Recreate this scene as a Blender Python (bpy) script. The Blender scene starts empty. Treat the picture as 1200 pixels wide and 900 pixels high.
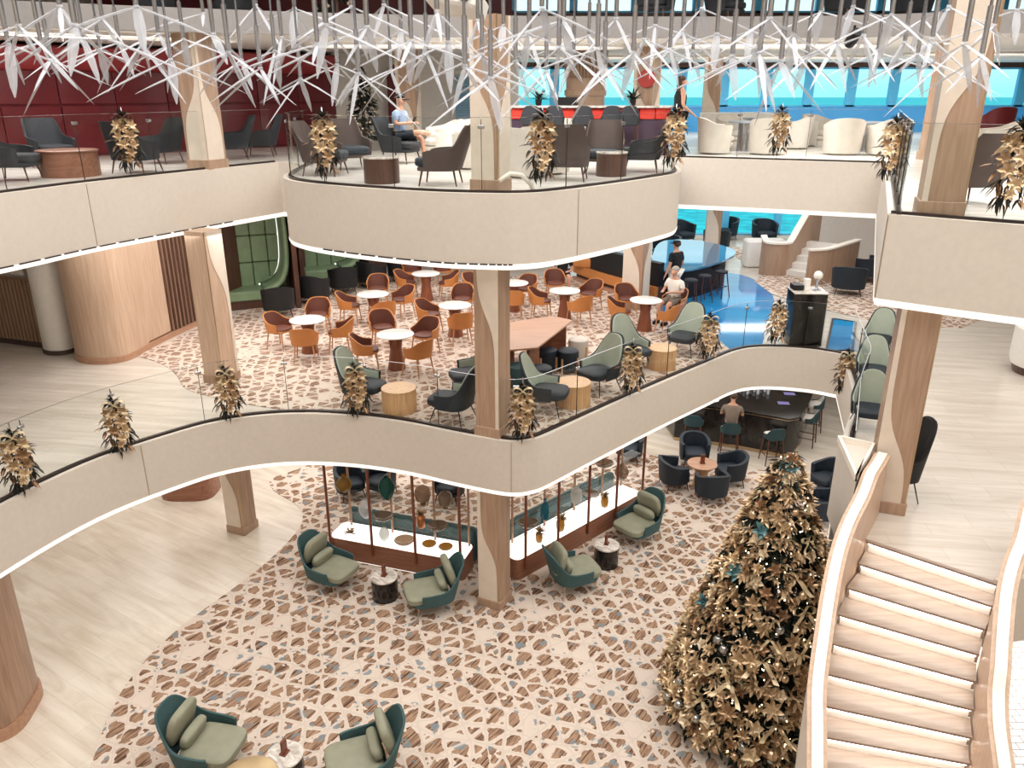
import bpy, math, random
from mathutils import Vector, Matrix
R = math.radians; PI = math.pi
random.seed(7)
col = bpy.context.scene.collection
# ---------- camera model: image pixels (1200x900) to world points ----------
F = 920.0; TH = math.atan(342 / 920.0); EYE = 8.83
CT, ST = math.cos(TH), math.sin(TH)
L0, L1, L2, L3 = 0.0, 3.41, 7.43, 10.2
def at(px, py, Z):
    u = px - 600; v = py - 450
    t = (EYE - Z) / (F * ST + v * CT)
    return (u * t, (F * CT - v * ST) * t)
def atY(px, py, Y):
    u = px - 600; v = py - 450
    t = Y / (F * CT - v * ST)
    return (u * t, Y, EYE - (F * ST + v * CT) * t)
cam = bpy.data.cameras.new('camera'); co = bpy.data.objects.new('camera', cam); col.objects.link(co)
cam.sensor_width = 36; cam.lens = F / 1200 * 36; cam.clip_end = 5000
co.location = (0, 0, EYE); co.rotation_euler = (PI / 2 - TH, 0, 0)
bpy.context.scene.camera = co

# ---------- mesh builder ----------
def sgp(x, p): return math.copysign(abs(x) ** p, x)
class MB:
    def __init__(s): s.v = []; s.f = []
    def add(s, vs, fs, M=None):
        n = len(s.v)
        s.v += [tuple(M @ Vector(p)) if M else tuple(p) for p in vs]
        s.f += [tuple(i + n for i in f) for f in fs]
        return s
    def box(s, cx, cy, cz, sx, sy, sz, rz=0, rx=0, ry=0):
        M = Matrix.Translation((cx, cy, cz)) @ Matrix.Rotation(rz, 4, 'Z') @ Matrix.Rotation(ry, 4, 'Y') @ Matrix.Rotation(rx, 4, 'X')
        x, y, z = sx / 2, sy / 2, sz / 2
        return s.add([(-x,-y,-z),(x,-y,-z),(x,y,-z),(-x,y,-z),(-x,-y,z),(x,-y,z),(x,y,z),(-x,y,z)],
                     [(3,2,1,0),(4,5,6,7),(0,1,5,4),(1,2,6,5),(2,3,7,6),(3,0,4,7)], M)
    def rbox(s, cx, cy, cz, sx, sy, sz, b=.02, rz=0):
        # box with chamfered vertical and top edges
        x, y = sx / 2, sy / 2; vs = []; fs = []
        def ring(i, z):
            k = []
            for (qx, qy, a0) in ((x, y, 0), (-x, y, 90), (-x, -y, 180), (x, -y, 270)):
                r = max(b * 1.0, .001)
                for t in range(4):
                    a = R(a0 + t * 30)
                    k.append((qx - math.copysign(r, qx) + (r - i) * math.cos(a), qy - math.copysign(r, qy) + (r - i) * math.sin(a), z))
            return k
        zs = [(b * .6, -sz / 2), (0, -sz / 2 + b * .6), (0, sz / 2 - b * .6), (b * .6, sz / 2)]
        for i, z in zs: vs += ring(i, z)
        n = 16
        for j in range(3):
            for i in range(n): fs.append((j*n+i, j*n+(i+1) % n, (j+1)*n+(i+1) % n, (j+1)*n+i))
        fs.append(tuple(range(n))[::-1]); fs.append(tuple(range(3*n, 4*n)))
        return s.add(vs, fs, Matrix.Translation((cx, cy, cz)) @ Matrix.Rotation(rz, 4, 'Z'))
    def lathe(s, prof, n=24, cx=0, cy=0, cz=0, caps=True, M=None):
        vs = []; fs = []
        for r, z in prof:
            for i in range(n):
                a = 2 * PI * i / n; vs.append((cx + r * math.cos(a), cy + r * math.sin(a), cz + z))
        for j in range(len(prof) - 1):
            for i in range(n): fs.append((j*n+i, j*n+(i+1) % n, (j+1)*n+(i+1) % n, (j+1)*n+i))
        if caps:
            fs.append(tuple(range(n))[::-1]); fs.append(tuple(range((len(prof)-1)*n, len(prof)*n)))
        return s.add(vs, fs, M)
    def cyl(s, x, y, z0, z1, r0, r1=None, n=20):
        return s.lathe([(r0, z0), (r0 if r1 is None else r1, z1)], n, x, y)
    def tube(s, pts, r, n=8, closed=False):
        pts = [Vector(p) for p in pts]; m = len(pts); vs = []; fs = []
        rs = r if isinstance(r, (list, tuple)) else [r] * m
        up = None
        for i, p in enumerate(pts):
            if closed: d = pts[(i+1) % m] - pts[i-1]
            else: d = pts[min(i+1, m-1)] - pts[max(i-1, 0)]
            if d.length < 1e-9: d = Vector((0, 0, 1))
            d.normalize()
            if up is None:
                up = Vector((0, 0, 1)) if abs(d.z) < .9 else Vector((1, 0, 0))
            a = (up - d * up.dot(d))
            if a.length < 1e-4: a = d.orthogonal()
            a.normalize(); b = d.cross(a); up = a
            for k in range(n):
                t = 2 * PI * k / n; vs.append(p + (a * math.cos(t) + b * math.sin(t)) * rs[i])
        for i in range(m if closed else m - 1):
            j = (i + 1) % m
            for k in range(n): fs.append((i*n+k, i*n+(k+1) % n, j*n+(k+1) % n, j*n+k))
        if not closed:
            fs.append(tuple(range(n))[::-1]); fs.append(tuple(range((m-1)*n, m*n)))
        return s.add(vs, fs)
    def prism(s, poly, z0, z1):
        n = len(poly)
        ar = sum(poly[i][0]*poly[(i+1) % n][1] - poly[(i+1) % n][0]*poly[i][1] for i in range(n))
        if ar < 0: poly = poly[::-1]
        vs = [(p[0], p[1], z0) for p in poly] + [(p[0], p[1], z1) for p in poly]
        fs = [tuple(range(n))[::-1], tuple(range(n, 2*n))] + [(i, (i+1) % n, n+(i+1) % n, n+i) for i in range(n)]
        return s.add(vs, fs)
    def strip(s, path, z0, z1, t0, t1=None):
        # wall along a plan path; lateral offsets t0..t1 (left side positive); z may be per point
        if t1 is None: t0, t1 = -t0 / 2, t0 / 2
        a = offs(path, t0); b = offs(path, t1); n = len(path)
        g = lambda z, i: z[i] if isinstance(z, (list, tuple)) else z
        vs = []
        for i in range(n):
            vs += [(a[i][0], a[i][1], g(z0, i)), (b[i][0], b[i][1], g(z0, i)), (b[i][0], b[i][1], g(z1, i)), (a[i][0], a[i][1], g(z1, i))]
        fs = []
        for i in range(n - 1):
            q = i * 4; w = q + 4
            fs += [(q, w, w+1, q+1), (q+1, w+1, w+2, q+2), (q+2, w+2, w+3, q+3), (q+3, w+3, w, q)]
        fs += [(0, 1, 2, 3), ((n-1)*4+3, (n-1)*4+2, (n-1)*4+1, (n-1)*4)]
        return s.add(vs, fs)
    def blob(s, c, sz, e1=1.0, e2=1.0, nu=20, nv=12, M=None):
        # superellipsoid, exponents under 1 give cushion shapes
        vs = []; fs = []
        for j in range(nv + 1):
            ph = -PI / 2 + PI * j / nv
            for i in range(nu):
                th = 2 * PI * i / nu
                vs.append((sz[0]/2 * sgp(math.cos(ph), e1) * sgp(math.cos(th), e2), sz[1]/2 * sgp(math.cos(ph), e1) * sgp(math.sin(th), e2), sz[2]/2 * sgp(math.sin(ph), e1)))
        for j in range(nv):
            for i in range(nu): fs.append((j*nu+i, j*nu+(i+1) % nu, (j+1)*nu+(i+1) % nu, (j+1)*nu+i))
        MM = Matrix.Translation(c)
        if M: MM = MM @ M
        return s.add(vs, fs, MM)
    def bucket(s, w, d, z0, topf, amax=2.0, flare=.1, th=.03, p=.8, n=24, m=6, cy=0, lean=0, inset=0):
        # wrap-round shell, back towards -y; topf(|a|/amax) gives the rim height
        vs = []; fs = []
        for side in (0, 1):
            k = inset + th * side
            for i in range(n + 1):
                a = -amax + 2 * amax * i / n; t = abs(a) / amax; top = topf(t)
                for j in range(m + 1):
                    v = j / m; z = z0 + (top - z0) * v; fl = 1 + flare * v
                    x = (w/2 - k) * sgp(math.sin(a), p) * fl; y = -(d/2 - k) * sgp(math.cos(a), p) * fl
                    y -= lean * max(0, math.cos(a)) * max(0, z - z0)
                    vs.append((x, y + cy, z))
        N = (n + 1) * (m + 1)
        for i in range(n):
            for j in range(m):
                q = i*(m+1)+j
                fs.append((q, q+m+1, q+m+2, q+1)); fs.append((N+q, N+q+1, N+q+m+2, N+q+m+1))
            q = i*(m+1); fs.append((q, N+q, N+q+m+1, q+m+1))
            q = i*(m+1)+m; fs.append((q, q+m+1, N+q+m+1, N+q))
        for j in range(m):
            fs.append((j, j+1, N+j+1, N+j)); q = n*(m+1)+j; fs.append((q, N+q, N+q+1, q+1))
        return s.add(vs, fs)
    def leaf(s, base, d, L, W, up=Vector((0, 0, 1)), fold=.25, bend=.2):
        d = Vector(d).normalized(); sd = d.cross(up)
        if sd.length < 1e-3: sd = d.orthogonal()
        sd.normalize(); nn = sd.cross(d)
        b = Vector(base); pr = [(0, .15), (.3, 1), (.65, .8), (1, 0)]
        vs = []
        for t, w in pr:
            c = b + d * L * t - nn * bend * L * t * t
            vs += [c - sd * W/2 * w + nn * fold * W * w, c, c + sd * W/2 * w + nn * fold * W * w]
        fs = []
        for i in range(3):
            q = i * 3; fs += [(q, q+1, q+4, q+3), (q+1, q+2, q+5, q+4)]
        return s.add(vs, fs)
    def build(s, name, mat, parent=None, smooth=True, ang=38, bev=0):
        me = bpy.data.meshes.new(name); me.from_pydata([tuple(p) for p in s.v], [], s.f); me.update()
        if smooth:
            me.polygons.foreach_set('use_smooth', [True] * len(me.polygons)); me.set_sharp_from_angle(angle=R(ang))
        me.materials.append(mat)
        o = bpy.data.objects.new(name, me); col.objects.link(o)
        if parent: o.parent = parent
        if bev:
            b = o.modifiers.new('bevel', 'BEVEL'); b.width = bev; b.segments = 2; b.limit_method = 'ANGLE'
        return o
def offs(path, t):
    n = len(path); out = []
    for i in range(n):
        a = path[max(i-1, 0)]; b = path[min(i+1, n-1)]
        dx, dy = b[0]-a[0], b[1]-a[1]; l = math.hypot(dx, dy) or 1
        out.append((path[i][0] - dy/l*t, path[i][1] + dx/l*t))
    return out
def spline(pts, k=6):
    out = []; n = len(pts)
    for i in range(n - 1):
        p0 = pts[max(i-1, 0)]; p1 = pts[i]; p2 = pts[i+1]; p3 = pts[min(i+2, n-1)]
        for j in range(k):
            t = j / k
            out.append(tuple(.5*((2*p1[c]) + (-p0[c]+p2[c])*t + (2*p0[c]-5*p1[c]+4*p2[c]-p3[c])*t*t + (-p0[c]+3*p1[c]-3*p2[c]+p3[c])*t**3) for c in range(len(p1))))
    out.append(tuple(pts[-1])); return out
def resample(path, step):
    L = [0]
    for i in range(1, len(path)): L.append(L[-1] + math.dist(path[i], path[i-1]))
    n = max(1, round(L[-1] / step)); out = []; j = 0
    for k in range(n + 1):
        t = L[-1] * k / n
        while j < len(L) - 2 and L[j+1] < t: j += 1
        f = (t - L[j]) / max(L[j+1] - L[j], 1e-9)
        out.append(tuple(path[j][c] + (path[j+1][c]-path[j][c]) * f for c in range(len(path[0]))))
    return out
def tag(o, label=None, cat=None, group=None, kind=None):
    if label: o['label'] = label
    if cat: o['category'] = cat
    if group: o['group'] = group
    if kind: o['kind'] = kind
    return o
def thing(name, label, cat, loc=(0, 0, 0), rz=0, group=None):
    e = bpy.data.objects.new(name, None); e.empty_display_size = .1; col.objects.link(e)
    e.location = loc; e.rotation_euler = (0, 0, rz)
    return tag(e, label, cat, group)
def copy_tree(o, parent=None):
    c = o.copy(); col.objects.link(c)
    if parent: c.parent = parent
    for ch in [x for x in KIDS.get(o.name, [])]: copy_tree(ch, c)
    return c
KIDS = {}
def index_kids():
    KIDS.clear()
    for o in col.objects:
        if o.parent: KIDS.setdefault(o.parent.name, []).append(o)
def spread(maker, places, cat, group=None):
    """places: (x, y, z, rz, label[, scale]); the first is the template itself, the rest are copies"""
    root = maker(); index_kids(); out = []
    for i, p in enumerate(places):
        o = root if i == 0 else copy_tree(root)
        o.location = p[:3]; o.rotation_euler = (0, 0, p[3]); tag(o, p[4], cat, group)
        if len(p) > 5: o.scale = (p[5],) * 3 if not isinstance(p[5], tuple) else p[5]
        out.append(o)
    return out
def struct(name, mb, mat, **k): return tag(mb.build(name, mat, **k), kind='structure')

# ---------- materials ----------
def srgb(r, g, b):
    f = lambda c: (c/255/12.92) if c/255 <= .04045 else ((c/255+.055)/1.055)**2.4
    return (f(r), f(g), f(b), 1)
class NT:
    def __init__(s, name):
        s.m = bpy.data.materials.new(name); s.m.use_nodes = True; s.t = s.m.node_tree; s.t.nodes.clear()
        s.out = s.t.nodes.new('ShaderNodeOutputMaterial')
    def n(s, typ, **k):
        nd = s.t.nodes.new('ShaderNode' + typ)
        for a, b in k.items():
            if a.startswith('i_'): s.set(nd.inputs[a[2:].replace('_', ' ')], b)
            elif a.startswith('n'):
                if a[1:].isdigit(): s.set(nd.inputs[int(a[1:])], b)
                else: setattr(nd, a, b)
            else: setattr(nd, a, b)
        return nd
    def set(s, inp, b):
        if isinstance(b, bpy.types.NodeSocket): s.t.links.new(b, inp)
        elif isinstance(b, bpy.types.Node): s.t.links.new(b.outputs[0], inp)
        else: inp.default_value = b
    def math(s, op, a, b=0, c=0):
        return s.n('Math', operation=op, n0=a, n1=b, n2=c).outputs[0]
    def mix(s, f, a, b):
        nd = s.n('Mix', data_type='RGBA'); s.set(nd.inputs[0], f); s.set(nd.inputs[6], a); s.set(nd.inputs[7], b); return nd.outputs[2]
    def ramp(s, f, stops):
        nd = s.n('ValToRGB', n0=f); e = nd.color_ramp.elements
        while len(e) < len(stops): e.new(.5)
        for q, (p, c) in zip(e, stops): q.position = p; q.color = c
        return nd.outputs[0]
    def pbsdf(s, colr, rough=.5, metal=0, coat=0, bump=None, bs=.2, spec=.5):
        b = s.n('BsdfPrincipled'); s.set(b.inputs['Base Color'], colr); s.set(b.inputs['Roughness'], rough)
        b.inputs['Metallic'].default_value = metal; b.inputs['Coat Weight'].default_value = coat; b.inputs['Specular IOR Level'].default_value = spec
        if bump is not None:
            bb = s.n('Bump', i_Height=bump); bb.inputs['Strength'].default_value = bs; bb.inputs['Distance'].default_value = .01
            s.t.links.new(bb.outputs[0], b.inputs['Normal'])
        s.t.links.new(b.outputs[0], s.out.inputs[0]); return s.m
def fabric(name, c, rough=.85, amt=.12, sc=60):
    t = NT(name); tc = t.n('TexCoord').outputs['Object']
    nz = t.n('TexNoise', n0=tc); nz.inputs['Scale'].default_value = sc; nz.inputs['Detail'].default_value = 3
    c2 = tuple(min(1, x * (1 - amt * 2)) for x in c[:3]) + (1,)
    n2 = t.n('TexNoise', n0=tc); n2.inputs['Scale'].default_value = 5
    m = t.mix(n2.outputs[0], c2, tuple(min(1, x*(1+amt)) for x in c[:3]) + (1,))
    return t.pbsdf(m, rough, bump=nz.outputs[0], bs=.25)
def plain(name, c, rough=.4, metal=0, coat=0, spec=.5):
    t = NT(name); tc = t.n('TexCoord').outputs['Object']
    nz = t.n('TexNoise', n0=tc); nz.inputs['Scale'].default_value = 12
    m = t.mix(nz.outputs[0], tuple(x*.93 for x in c[:3]) + (1,), tuple(min(1, x*1.05) for x in c[:3]) + (1,))
    return t.pbsdf(m, rough, metal, coat, spec=spec)
def wood(name, a, b, scale=3, axis='Z', rough=.4, coat=.1):
    t = NT(name); tc = t.n('TexCoord').outputs['Object']
    mp = t.n('Mapping', n0=tc); s = {'Z': (14, 14, 1), 'X': (1, 14, 14), 'Y': (14, 1, 14)}[axis]; mp.inputs['Scale'].default_value = s
    nz = t.n('TexNoise', n0=mp.outputs[0]); nz.inputs['Scale'].default_value = scale; nz.inputs['Detail'].default_value = 5; nz.inputs['Distortion'].default_value = .4
    return t.pbsdf(t.ramp(nz.outputs[0], [(.3, a), (.7, b)]), rough, coat=coat, bump=nz.outputs[0], bs=.05)
def emis(name, c, s):
    t = NT(name); e = t.n('Emission'); e.inputs[0].default_value = c; e.inputs[1].default_value = s
    t.t.links.new(e.outputs[0], t.out.inputs[0]); return t.m
def glass(name, tint=(1, 1, 1, 1), ior=1.35, rough=0.02, milk=0, milkc=(1, 1, 1, 1)):
    t = NT(name); tr = t.n('BsdfTransparent'); tr.inputs[0].default_value = tint
    gl = t.n('BsdfGlossy'); gl.inputs['Roughness'].default_value = rough; gl.inputs['Color'].default_value = (1, 1, 1, 1)
    fr = t.n('Fresnel'); fr.inputs[0].default_value = ior
    ff = t.math('MULTIPLY', fr.outputs[0], t.math('SUBTRACT', 1, t.n('NewGeometry').outputs['Backfacing']))
    mx = t.n('MixShader', n0=ff, n1=tr.outputs[0], n2=gl.outputs[0]); o = mx.outputs[0]
    if milk:
        df = t.n('BsdfTranslucent'); df.inputs[0].default_value = milkc; d2 = t.n('BsdfDiffuse'); d2.inputs[0].default_value = milkc
        a = t.n('AddShader', n0=df.outputs[0], n1=d2.outputs[0])
        o = t.n('MixShader', n0=milk, n1=o, n2=d2.outputs[0]).outputs[0]
    t.t.links.new(o, t.out.inputs[0]); return t.m

def marble_floor(name, base, vein, rough=.22, ang=25, sx=.5, sy=6, sc=1.2, joint=True, spec=.5):
    t = NT(name); tc = t.n('TexCoord').outputs['Object']
    m0 = t.n('Mapping', n0=tc); m0.inputs['Rotation'].default_value = (0, 0, R(ang))
    mp = t.n('Mapping', n0=m0.outputs[0]); mp.inputs['Scale'].default_value = (sx, sy, 1)
    nz = t.n('TexNoise', n0=mp.outputs[0]); nz.inputs['Scale'].default_value = sc; nz.inputs['Detail'].default_value = 8; nz.inputs['Distortion'].default_value = .8; nz.inputs['Roughness'].default_value = .62
    n2 = t.n('TexNoise', n0=tc); n2.inputs['Scale'].default_value = .5; n2.inputs['Detail'].default_value = 3
    f = t.math('ADD', t.math('MULTIPLY', nz.outputs[0], .8), t.math('MULTIPLY', n2.outputs[0], .2))
    c = t.ramp(f, [(.36, vein), (.47, tuple((a+b)/2 for a, b in zip(base, vein))), (.58, base), (.75, tuple(min(1, a*1.06) for a in base))])
    if joint:
        m2 = t.n('Mapping', n0=tc); m2.inputs['Rotation'].default_value = (0, 0, R(ang))
        br = t.n('TexBrick', n0=m2.outputs[0]); br.inputs['Scale'].default_value = 1; br.inputs['Mortar Size'].default_value = .004
        br.inputs['Brick Width'].default_value = 1.2; br.inputs['Row Height'].default_value = .3
        br.inputs['Color1'].default_value = (1, 1, 1, 1); br.inputs['Color2'].default_value = (.93, .92, .91, 1); br.inputs['Mortar'].default_value = (.8, .78, .75, 1)
        mm = t.n('Mix', data_type='RGBA', blend_type='MULTIPLY'); mm.inputs[0].default_value = 1; t.set(mm.inputs[6], c); t.set(mm.inputs[7], br.outputs[0]); c = mm.outputs[2]
    return t.pbsdf(c, rough, spec=spec)

def carpet_mat(name, scale, base, browns, blues, dens=.5, stretch=1, bare=True):
    t = NT(name); tc = t.n('TexCoord').outputs['Object']
    wz = t.n('TexNoise', n0=tc); wz.inputs['Scale'].default_value = .9; wz.inputs['Detail'].default_value = 2
    off = t.n('VectorMath', operation='SCALE', n0=t.n('VectorMath', operation='SUBTRACT', n0=wz.outputs['Color'], n1=(.5, .5, .5)).outputs[0]); off.inputs['Scale'].default_value = .5
    p = t.n('VectorMath', operation='ADD', n0=tc, n1=off.outputs[0]).outputs[0]
    cells = None; dist = None
    for k, a in enumerate((12, 74, 131)):
        d = t.n('VectorMath', operation='DOT_PRODUCT', n0=p, n1=(math.cos(R(a)) * scale * (1, .8, .93)[k], math.sin(R(a)) * scale * (1, .8, .93)[k], 0)).outputs['Value']
        fr = t.math('FRACT', t.math('ADD', d, 100))
        fl = t.math('FLOOR', t.math('ADD', d, 100))
        e = t.math('MINIMUM', fr, t.math('SUBTRACT', 1, fr))
        dist = e if dist is None else t.n('Math', operation='SMOOTH_MIN', n0=dist, n1=e, n2=.16).outputs[0]
        term = t.math('MULTIPLY', fl, (12.9898, 78.233, 37.719)[k])
        cells = term if cells is None else t.math('ADD', cells, term)
    wn = t.n('TexWhiteNoise', noise_dimensions='1D'); t.set(wn.inputs['W'], cells)
    rnd = wn.outputs['Value']
    big = t.n('TexNoise', n0=tc); big.inputs['Scale'].default_value = .55; big.inputs['Detail'].default_value = 2
    # stripes inside the shards
    s0 = t.n('Mapping', n0=tc); s0.inputs['Rotation'].default_value = (0, 0, R(-55))
    st = t.n('Mapping', n0=s0.outputs[0]); st.inputs['Scale'].default_value = (1.5, 22, 1)
    sn = t.n('TexNoise', n0=st.outputs[0]); sn.inputs['Scale'].default_value = 1.3; sn.inputs['Detail'].default_value = 3
    bc = t.ramp(sn.outputs[0], [(.36, browns[0]), (.46, browns[1]), (.53, browns[2]), (.64, browns[1])])
    fine = t.n('TexNoise', n0=tc); fine.inputs['Scale'].default_value = 7.5; fine.inputs['Detail'].default_value = 1
    thr = t.math('ADD', t.math('MULTIPLY', rnd, .16), .02)
    inside = t.math('GREATER_THAN', dist, thr)
    cut = t.math('GREATER_THAN', t.math('ADD', fine.outputs[0], t.math('MULTIPLY', dist, 1.1)), .56)
    on = t.math('LESS_THAN', t.math('ADD', t.math('MULTIPLY', wn.outputs['Value'], 1.0), t.math('MULTIPLY', big.outputs[0], .9 if bare else .0)), dens + (.45 if bare else 0))
    mask = t.math('MULTIPLY', t.math('MULTIPLY', inside, cut), on)
    vo = t.n('TexVoronoi', n0=p); vo.inputs['Scale'].default_value = scale * 1.7
    bsel = t.math('MULTIPLY', t.math('LESS_THAN', t.n('SeparateColor', n0=vo.outputs['Color']).outputs[0], .36), t.math('LESS_THAN', vo.outputs['Distance'], .42))
    bmask = t.math('MULTIPLY', t.math('MULTIPLY', bsel, t.math('GREATER_THAN', fine.outputs[0], .46)), t.math('GREATER_THAN', dist, .05))
    ln = t.math('MULTIPLY', t.math('LESS_THAN', dist, .035), .35)
    bn = t.n('TexNoise', n0=tc); bn.inputs['Scale'].default_value = 1.5
    bcol = t.mix(bn.outputs[0], base, tuple(x*.86 for x in base[:3]) + (1,))
    c = t.mix(ln, bcol, tuple(x*.72 for x in base[:3]) + (1,))
    c = t.mix(mask, c, bc)
    c = t.mix(t.math('MULTIPLY', bmask, .85), c, blues)
    pile = t.n('TexNoise', n0=tc); pile.inputs['Scale'].default_value = 180
    return t.pbsdf(c, .95, bump=pile.outputs[0], bs=.2, spec=.1)
M = {}
M['cream'] = plain('cream_panel', srgb(216, 207, 196), .55)
M['cream_col'] = fabric('column_cream', srgb(226, 212, 196), .6, .06, 90)
M['white'] = plain('white_paint', srgb(238, 234, 228), .5)
M['oak'] = wood('oak', srgb(188, 158, 134), srgb(208, 180, 156), 1.6)
M['colwood'] = wood('column_oak', srgb(160, 130, 108), srgb(184, 154, 130), 1.5)
M['tanwood'] = wood('tan_wood', srgb(166, 124, 98), srgb(188, 146, 118), 1.5, 'X')
M['redwood'] = wood('red_brown_wood', srgb(124, 80, 60), srgb(154, 104, 80), 1.4, 'X')
M['darkwood'] = wood('dark_wood', srgb(62, 38, 30), srgb(92, 58, 44), 1.5)
M['walnut'] = wood('walnut_post', srgb(98, 48, 30), srgb(134, 70, 44), 1.5)
M['drumwood'] = wood('drum_wood', srgb(206, 158, 112), srgb(226, 184, 138), 1.6)
M['marble0'] = marble_floor('marble_floor_lower', srgb(226, 217, 204), srgb(206, 193, 176), .25, 32, .5, 3)
M['marble1'] = marble_floor('marble_floor_middle', srgb(222, 214, 204), srgb(204, 194, 181), .2, 8, .5, 4)
M['marble2'] = marble_floor('marble_floor_upper', srgb(232, 228, 222), srgb(208, 200, 192), .25, 10)
M['carpet0'] = carpet_mat('carpet_lower', 3.45, srgb(222, 207, 194), (srgb(88, 64, 52), srgb(134, 106, 88), srgb(182, 150, 124)), srgb(126, 138, 144), .92)
M['carpet1'] = carpet_mat('carpet_middle', 4.4, srgb(222, 206, 192), (srgb(116, 88, 74), srgb(150, 122, 104), srgb(180, 152, 134)), srgb(176, 156, 142), .95)
M['teal'] = fabric('teal_felt', srgb(60, 90, 92), .8)
M['sage'] = fabric('sage_velvet', srgb(150, 151, 130), .6, .14)
M['pale'] = fabric('pale_sage', srgb(176, 186, 170), .7, .06)
M['navy'] = fabric('navy_velvet', srgb(22, 34, 46), .6, .12)
M['black'] = fabric('black_velvet', srgb(16, 18, 22), .6)
M['slatwood'] = wood('slat_wood', srgb(112, 84, 70), srgb(140, 108, 90), 1.5)
M['green'] = fabric('green_velvet', srgb(78, 116, 72), .45, .15)
M['tan'] = fabric('tan_leather', srgb(196, 128, 68), .45, .08)
M['maroonseat'] = fabric('brown_leather', srgb(98, 52, 38), .5, .1)
M['brownfab'] = fabric('taupe_brown_fabric', srgb(84, 70, 66), .8)
M['charfab'] = fabric('charcoal_fabric', srgb(38, 40, 46), .8)
M['whitefab'] = fabric('ivory_fabric', srgb(216, 208, 198), .8, .06)
M['greyfab'] = fabric('grey_fabric', srgb(150, 156, 168), .8, .06)
M['red'] = fabric('red_leather', srgb(104, 18, 26), .42, .06, 30)
M['brass'] = plain('brushed_brass', srgb(200, 176, 140), .3, 1)
M['steel'] = plain('steel', srgb(190, 192, 198), .2, 1)
M['chrome'] = plain('chrome_rod', srgb(170, 176, 190), .12, 1)
M['blackmetal'] = plain('black_metal', srgb(24, 24, 26), .4, .3)
M['shoe'] = plain('dark_rail_shoe', srgb(46, 34, 30), .35)
M['legwood'] = wood('leg_wood', srgb(176, 124, 84), srgb(200, 150, 108), 2)
M['tabletop'] = plain('white_tabletop', srgb(240, 236, 230), .2)
M['blackmarble'] = marble_floor('black_marble', srgb(16, 15, 16), srgb(48, 42, 38), .12, 40, 1, 4, 1.6, False)
M['whitemarble'] = marble_floor('white_marble', srgb(236, 230, 222), srgb(160, 148, 136), .15, 30, 1, 2.2, 5, False)
M['glow'] = emis('warm_led', (1.0, .92, .82, 1), 1.25)
M['glowsoft'] = emis('warm_led_soft', (1.0, .91, .8, 1), 1.05)
M['glowwhite'] = emis('light_box', (1.0, .96, .88, 1), 1.9)
M['glass'] = glass('clear_glass', (.97, .985, .98, 1), 1.28)
M['winglass'] = glass('window_glass', (.93, .99, 1, 1), 1.3)
M['crystal'] = glass('crystal', (.9, .92, .95, 1), 1.7, .04, .36, (.82, .83, .86, 1))
M['blueframe'] = plain('backlit_blue_mullion', srgb(92, 192, 240), .4)  # blue of the backlight is put into the frame colour
M['blueknee'] = glass('blue_tinted_glass', srgb(170, 220, 250), 1.2, .05, .55, srgb(120, 196, 245))
M['blue_reflection'] = marble_floor('stone_window_reflection', srgb(40, 150, 210), srgb(30, 120, 190), .06, 10, .5, 2, .6, False, 1.0)  # reflection of the sea windows is put into the blue base colour
M['skin'] = plain('skin', srgb(200, 150, 124), .55)
M['whitecloth'] = fabric('white_cloth', srgb(236, 230, 220), .9)
M['blackcloth'] = fabric('black_cloth', srgb(22, 22, 26), .9)
M['bluecloth'] = fabric('pale_blue_cloth', srgb(140, 160, 190), .9)
M['greycloth'] = fabric('grey_cloth', srgb(122, 108, 96), .9)
M['hair'] = fabric('brown_hair', srgb(70, 50, 36), .8)
M['greyhair'] = fabric('grey_hair', srgb(168, 158, 148), .8)
M['pine'] = fabric('pine_green', srgb(30, 38, 26), .8, .2, 20)
M['leafdark'] = plain('dark_leaf', srgb(34, 38, 30), .5)
def varied(name, a, b, rough, metal):
    t = NT(name); return t.pbsdf(t.mix(t.n('ObjectInfo').outputs['Random'], a, b), rough, metal)
M['gold'] = varied('gold_petal', srgb(158, 124, 88), srgb(232, 204, 164), .34, .45)
M['creampetal'] = varied('cream_petal', srgb(214, 190, 152), srgb(244, 228, 200), .4, .2)
M['tealdark'] = fabric('dark_teal_fabric', srgb(40, 66, 70), .8)
M['bronze'] = varied('bronze_petal', srgb(104, 76, 54), srgb(176, 136, 98), .36, .45)
M['champ'] = plain('champagne_bauble', srgb(206, 178, 146), .18, .8)
M['silver'] = plain('silver_bauble', srgb(176, 178, 176), .15, .9)
M['ivoryribbon'] = plain('ivory_ribbon', srgb(226, 206, 168), .4, .2)
M['tealbow'] = plain('teal_petal', srgb(92, 136, 142), .35, .3)
M['fairy'] = emis('fairy_light', (1, .82, .5, 1), 6)
# ================= the setting =================
E1 = [(-8.2,4),(-7.75,7),(-7.25,9.3),(-6.62,10.97),(-5.75,12.1),(-5.05,12.7),(-4.13,13.0),(-3.05,12.96),(-1.94,12.65),(-1.01,12.21),(-.3,11.9),(.05,11.82),(.33,11.9),(.62,12.13),(1.54,13.12),(2.9,14.55),(4.2,15.85),(4.95,16.6),(5.5,16.9),(6.1,16.92),(6.8,16.72),(7.27,16.4)]
E1s = spline(E1, 5)
E1r = [(7.27,16.4),(6.44,13.66),(5.65,12.21),(4.62,9.92)]
E2a = spline([(-9.4,6.5),(-8.4,9.3),(-7.47,11.7),(-6.98,13.18),(-6.3,14.59),(-5.62,15.95)], 4)
E2b = [(-5.62,15.95),(-4.95,17.2)]
E2c = spline([(-4.3,17.0),(-4.2,15.6),(-4.03,14.29),(-3.63,13.44),(-2.69,12.69),(-1.27,11.95),(-.35,11.74),(.1,11.74),(.64,12.01),(1.66,13.05),(2.62,14.2),(3.0,14.75),(3.2,15.41),(3.3,16.3)], 5)
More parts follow.
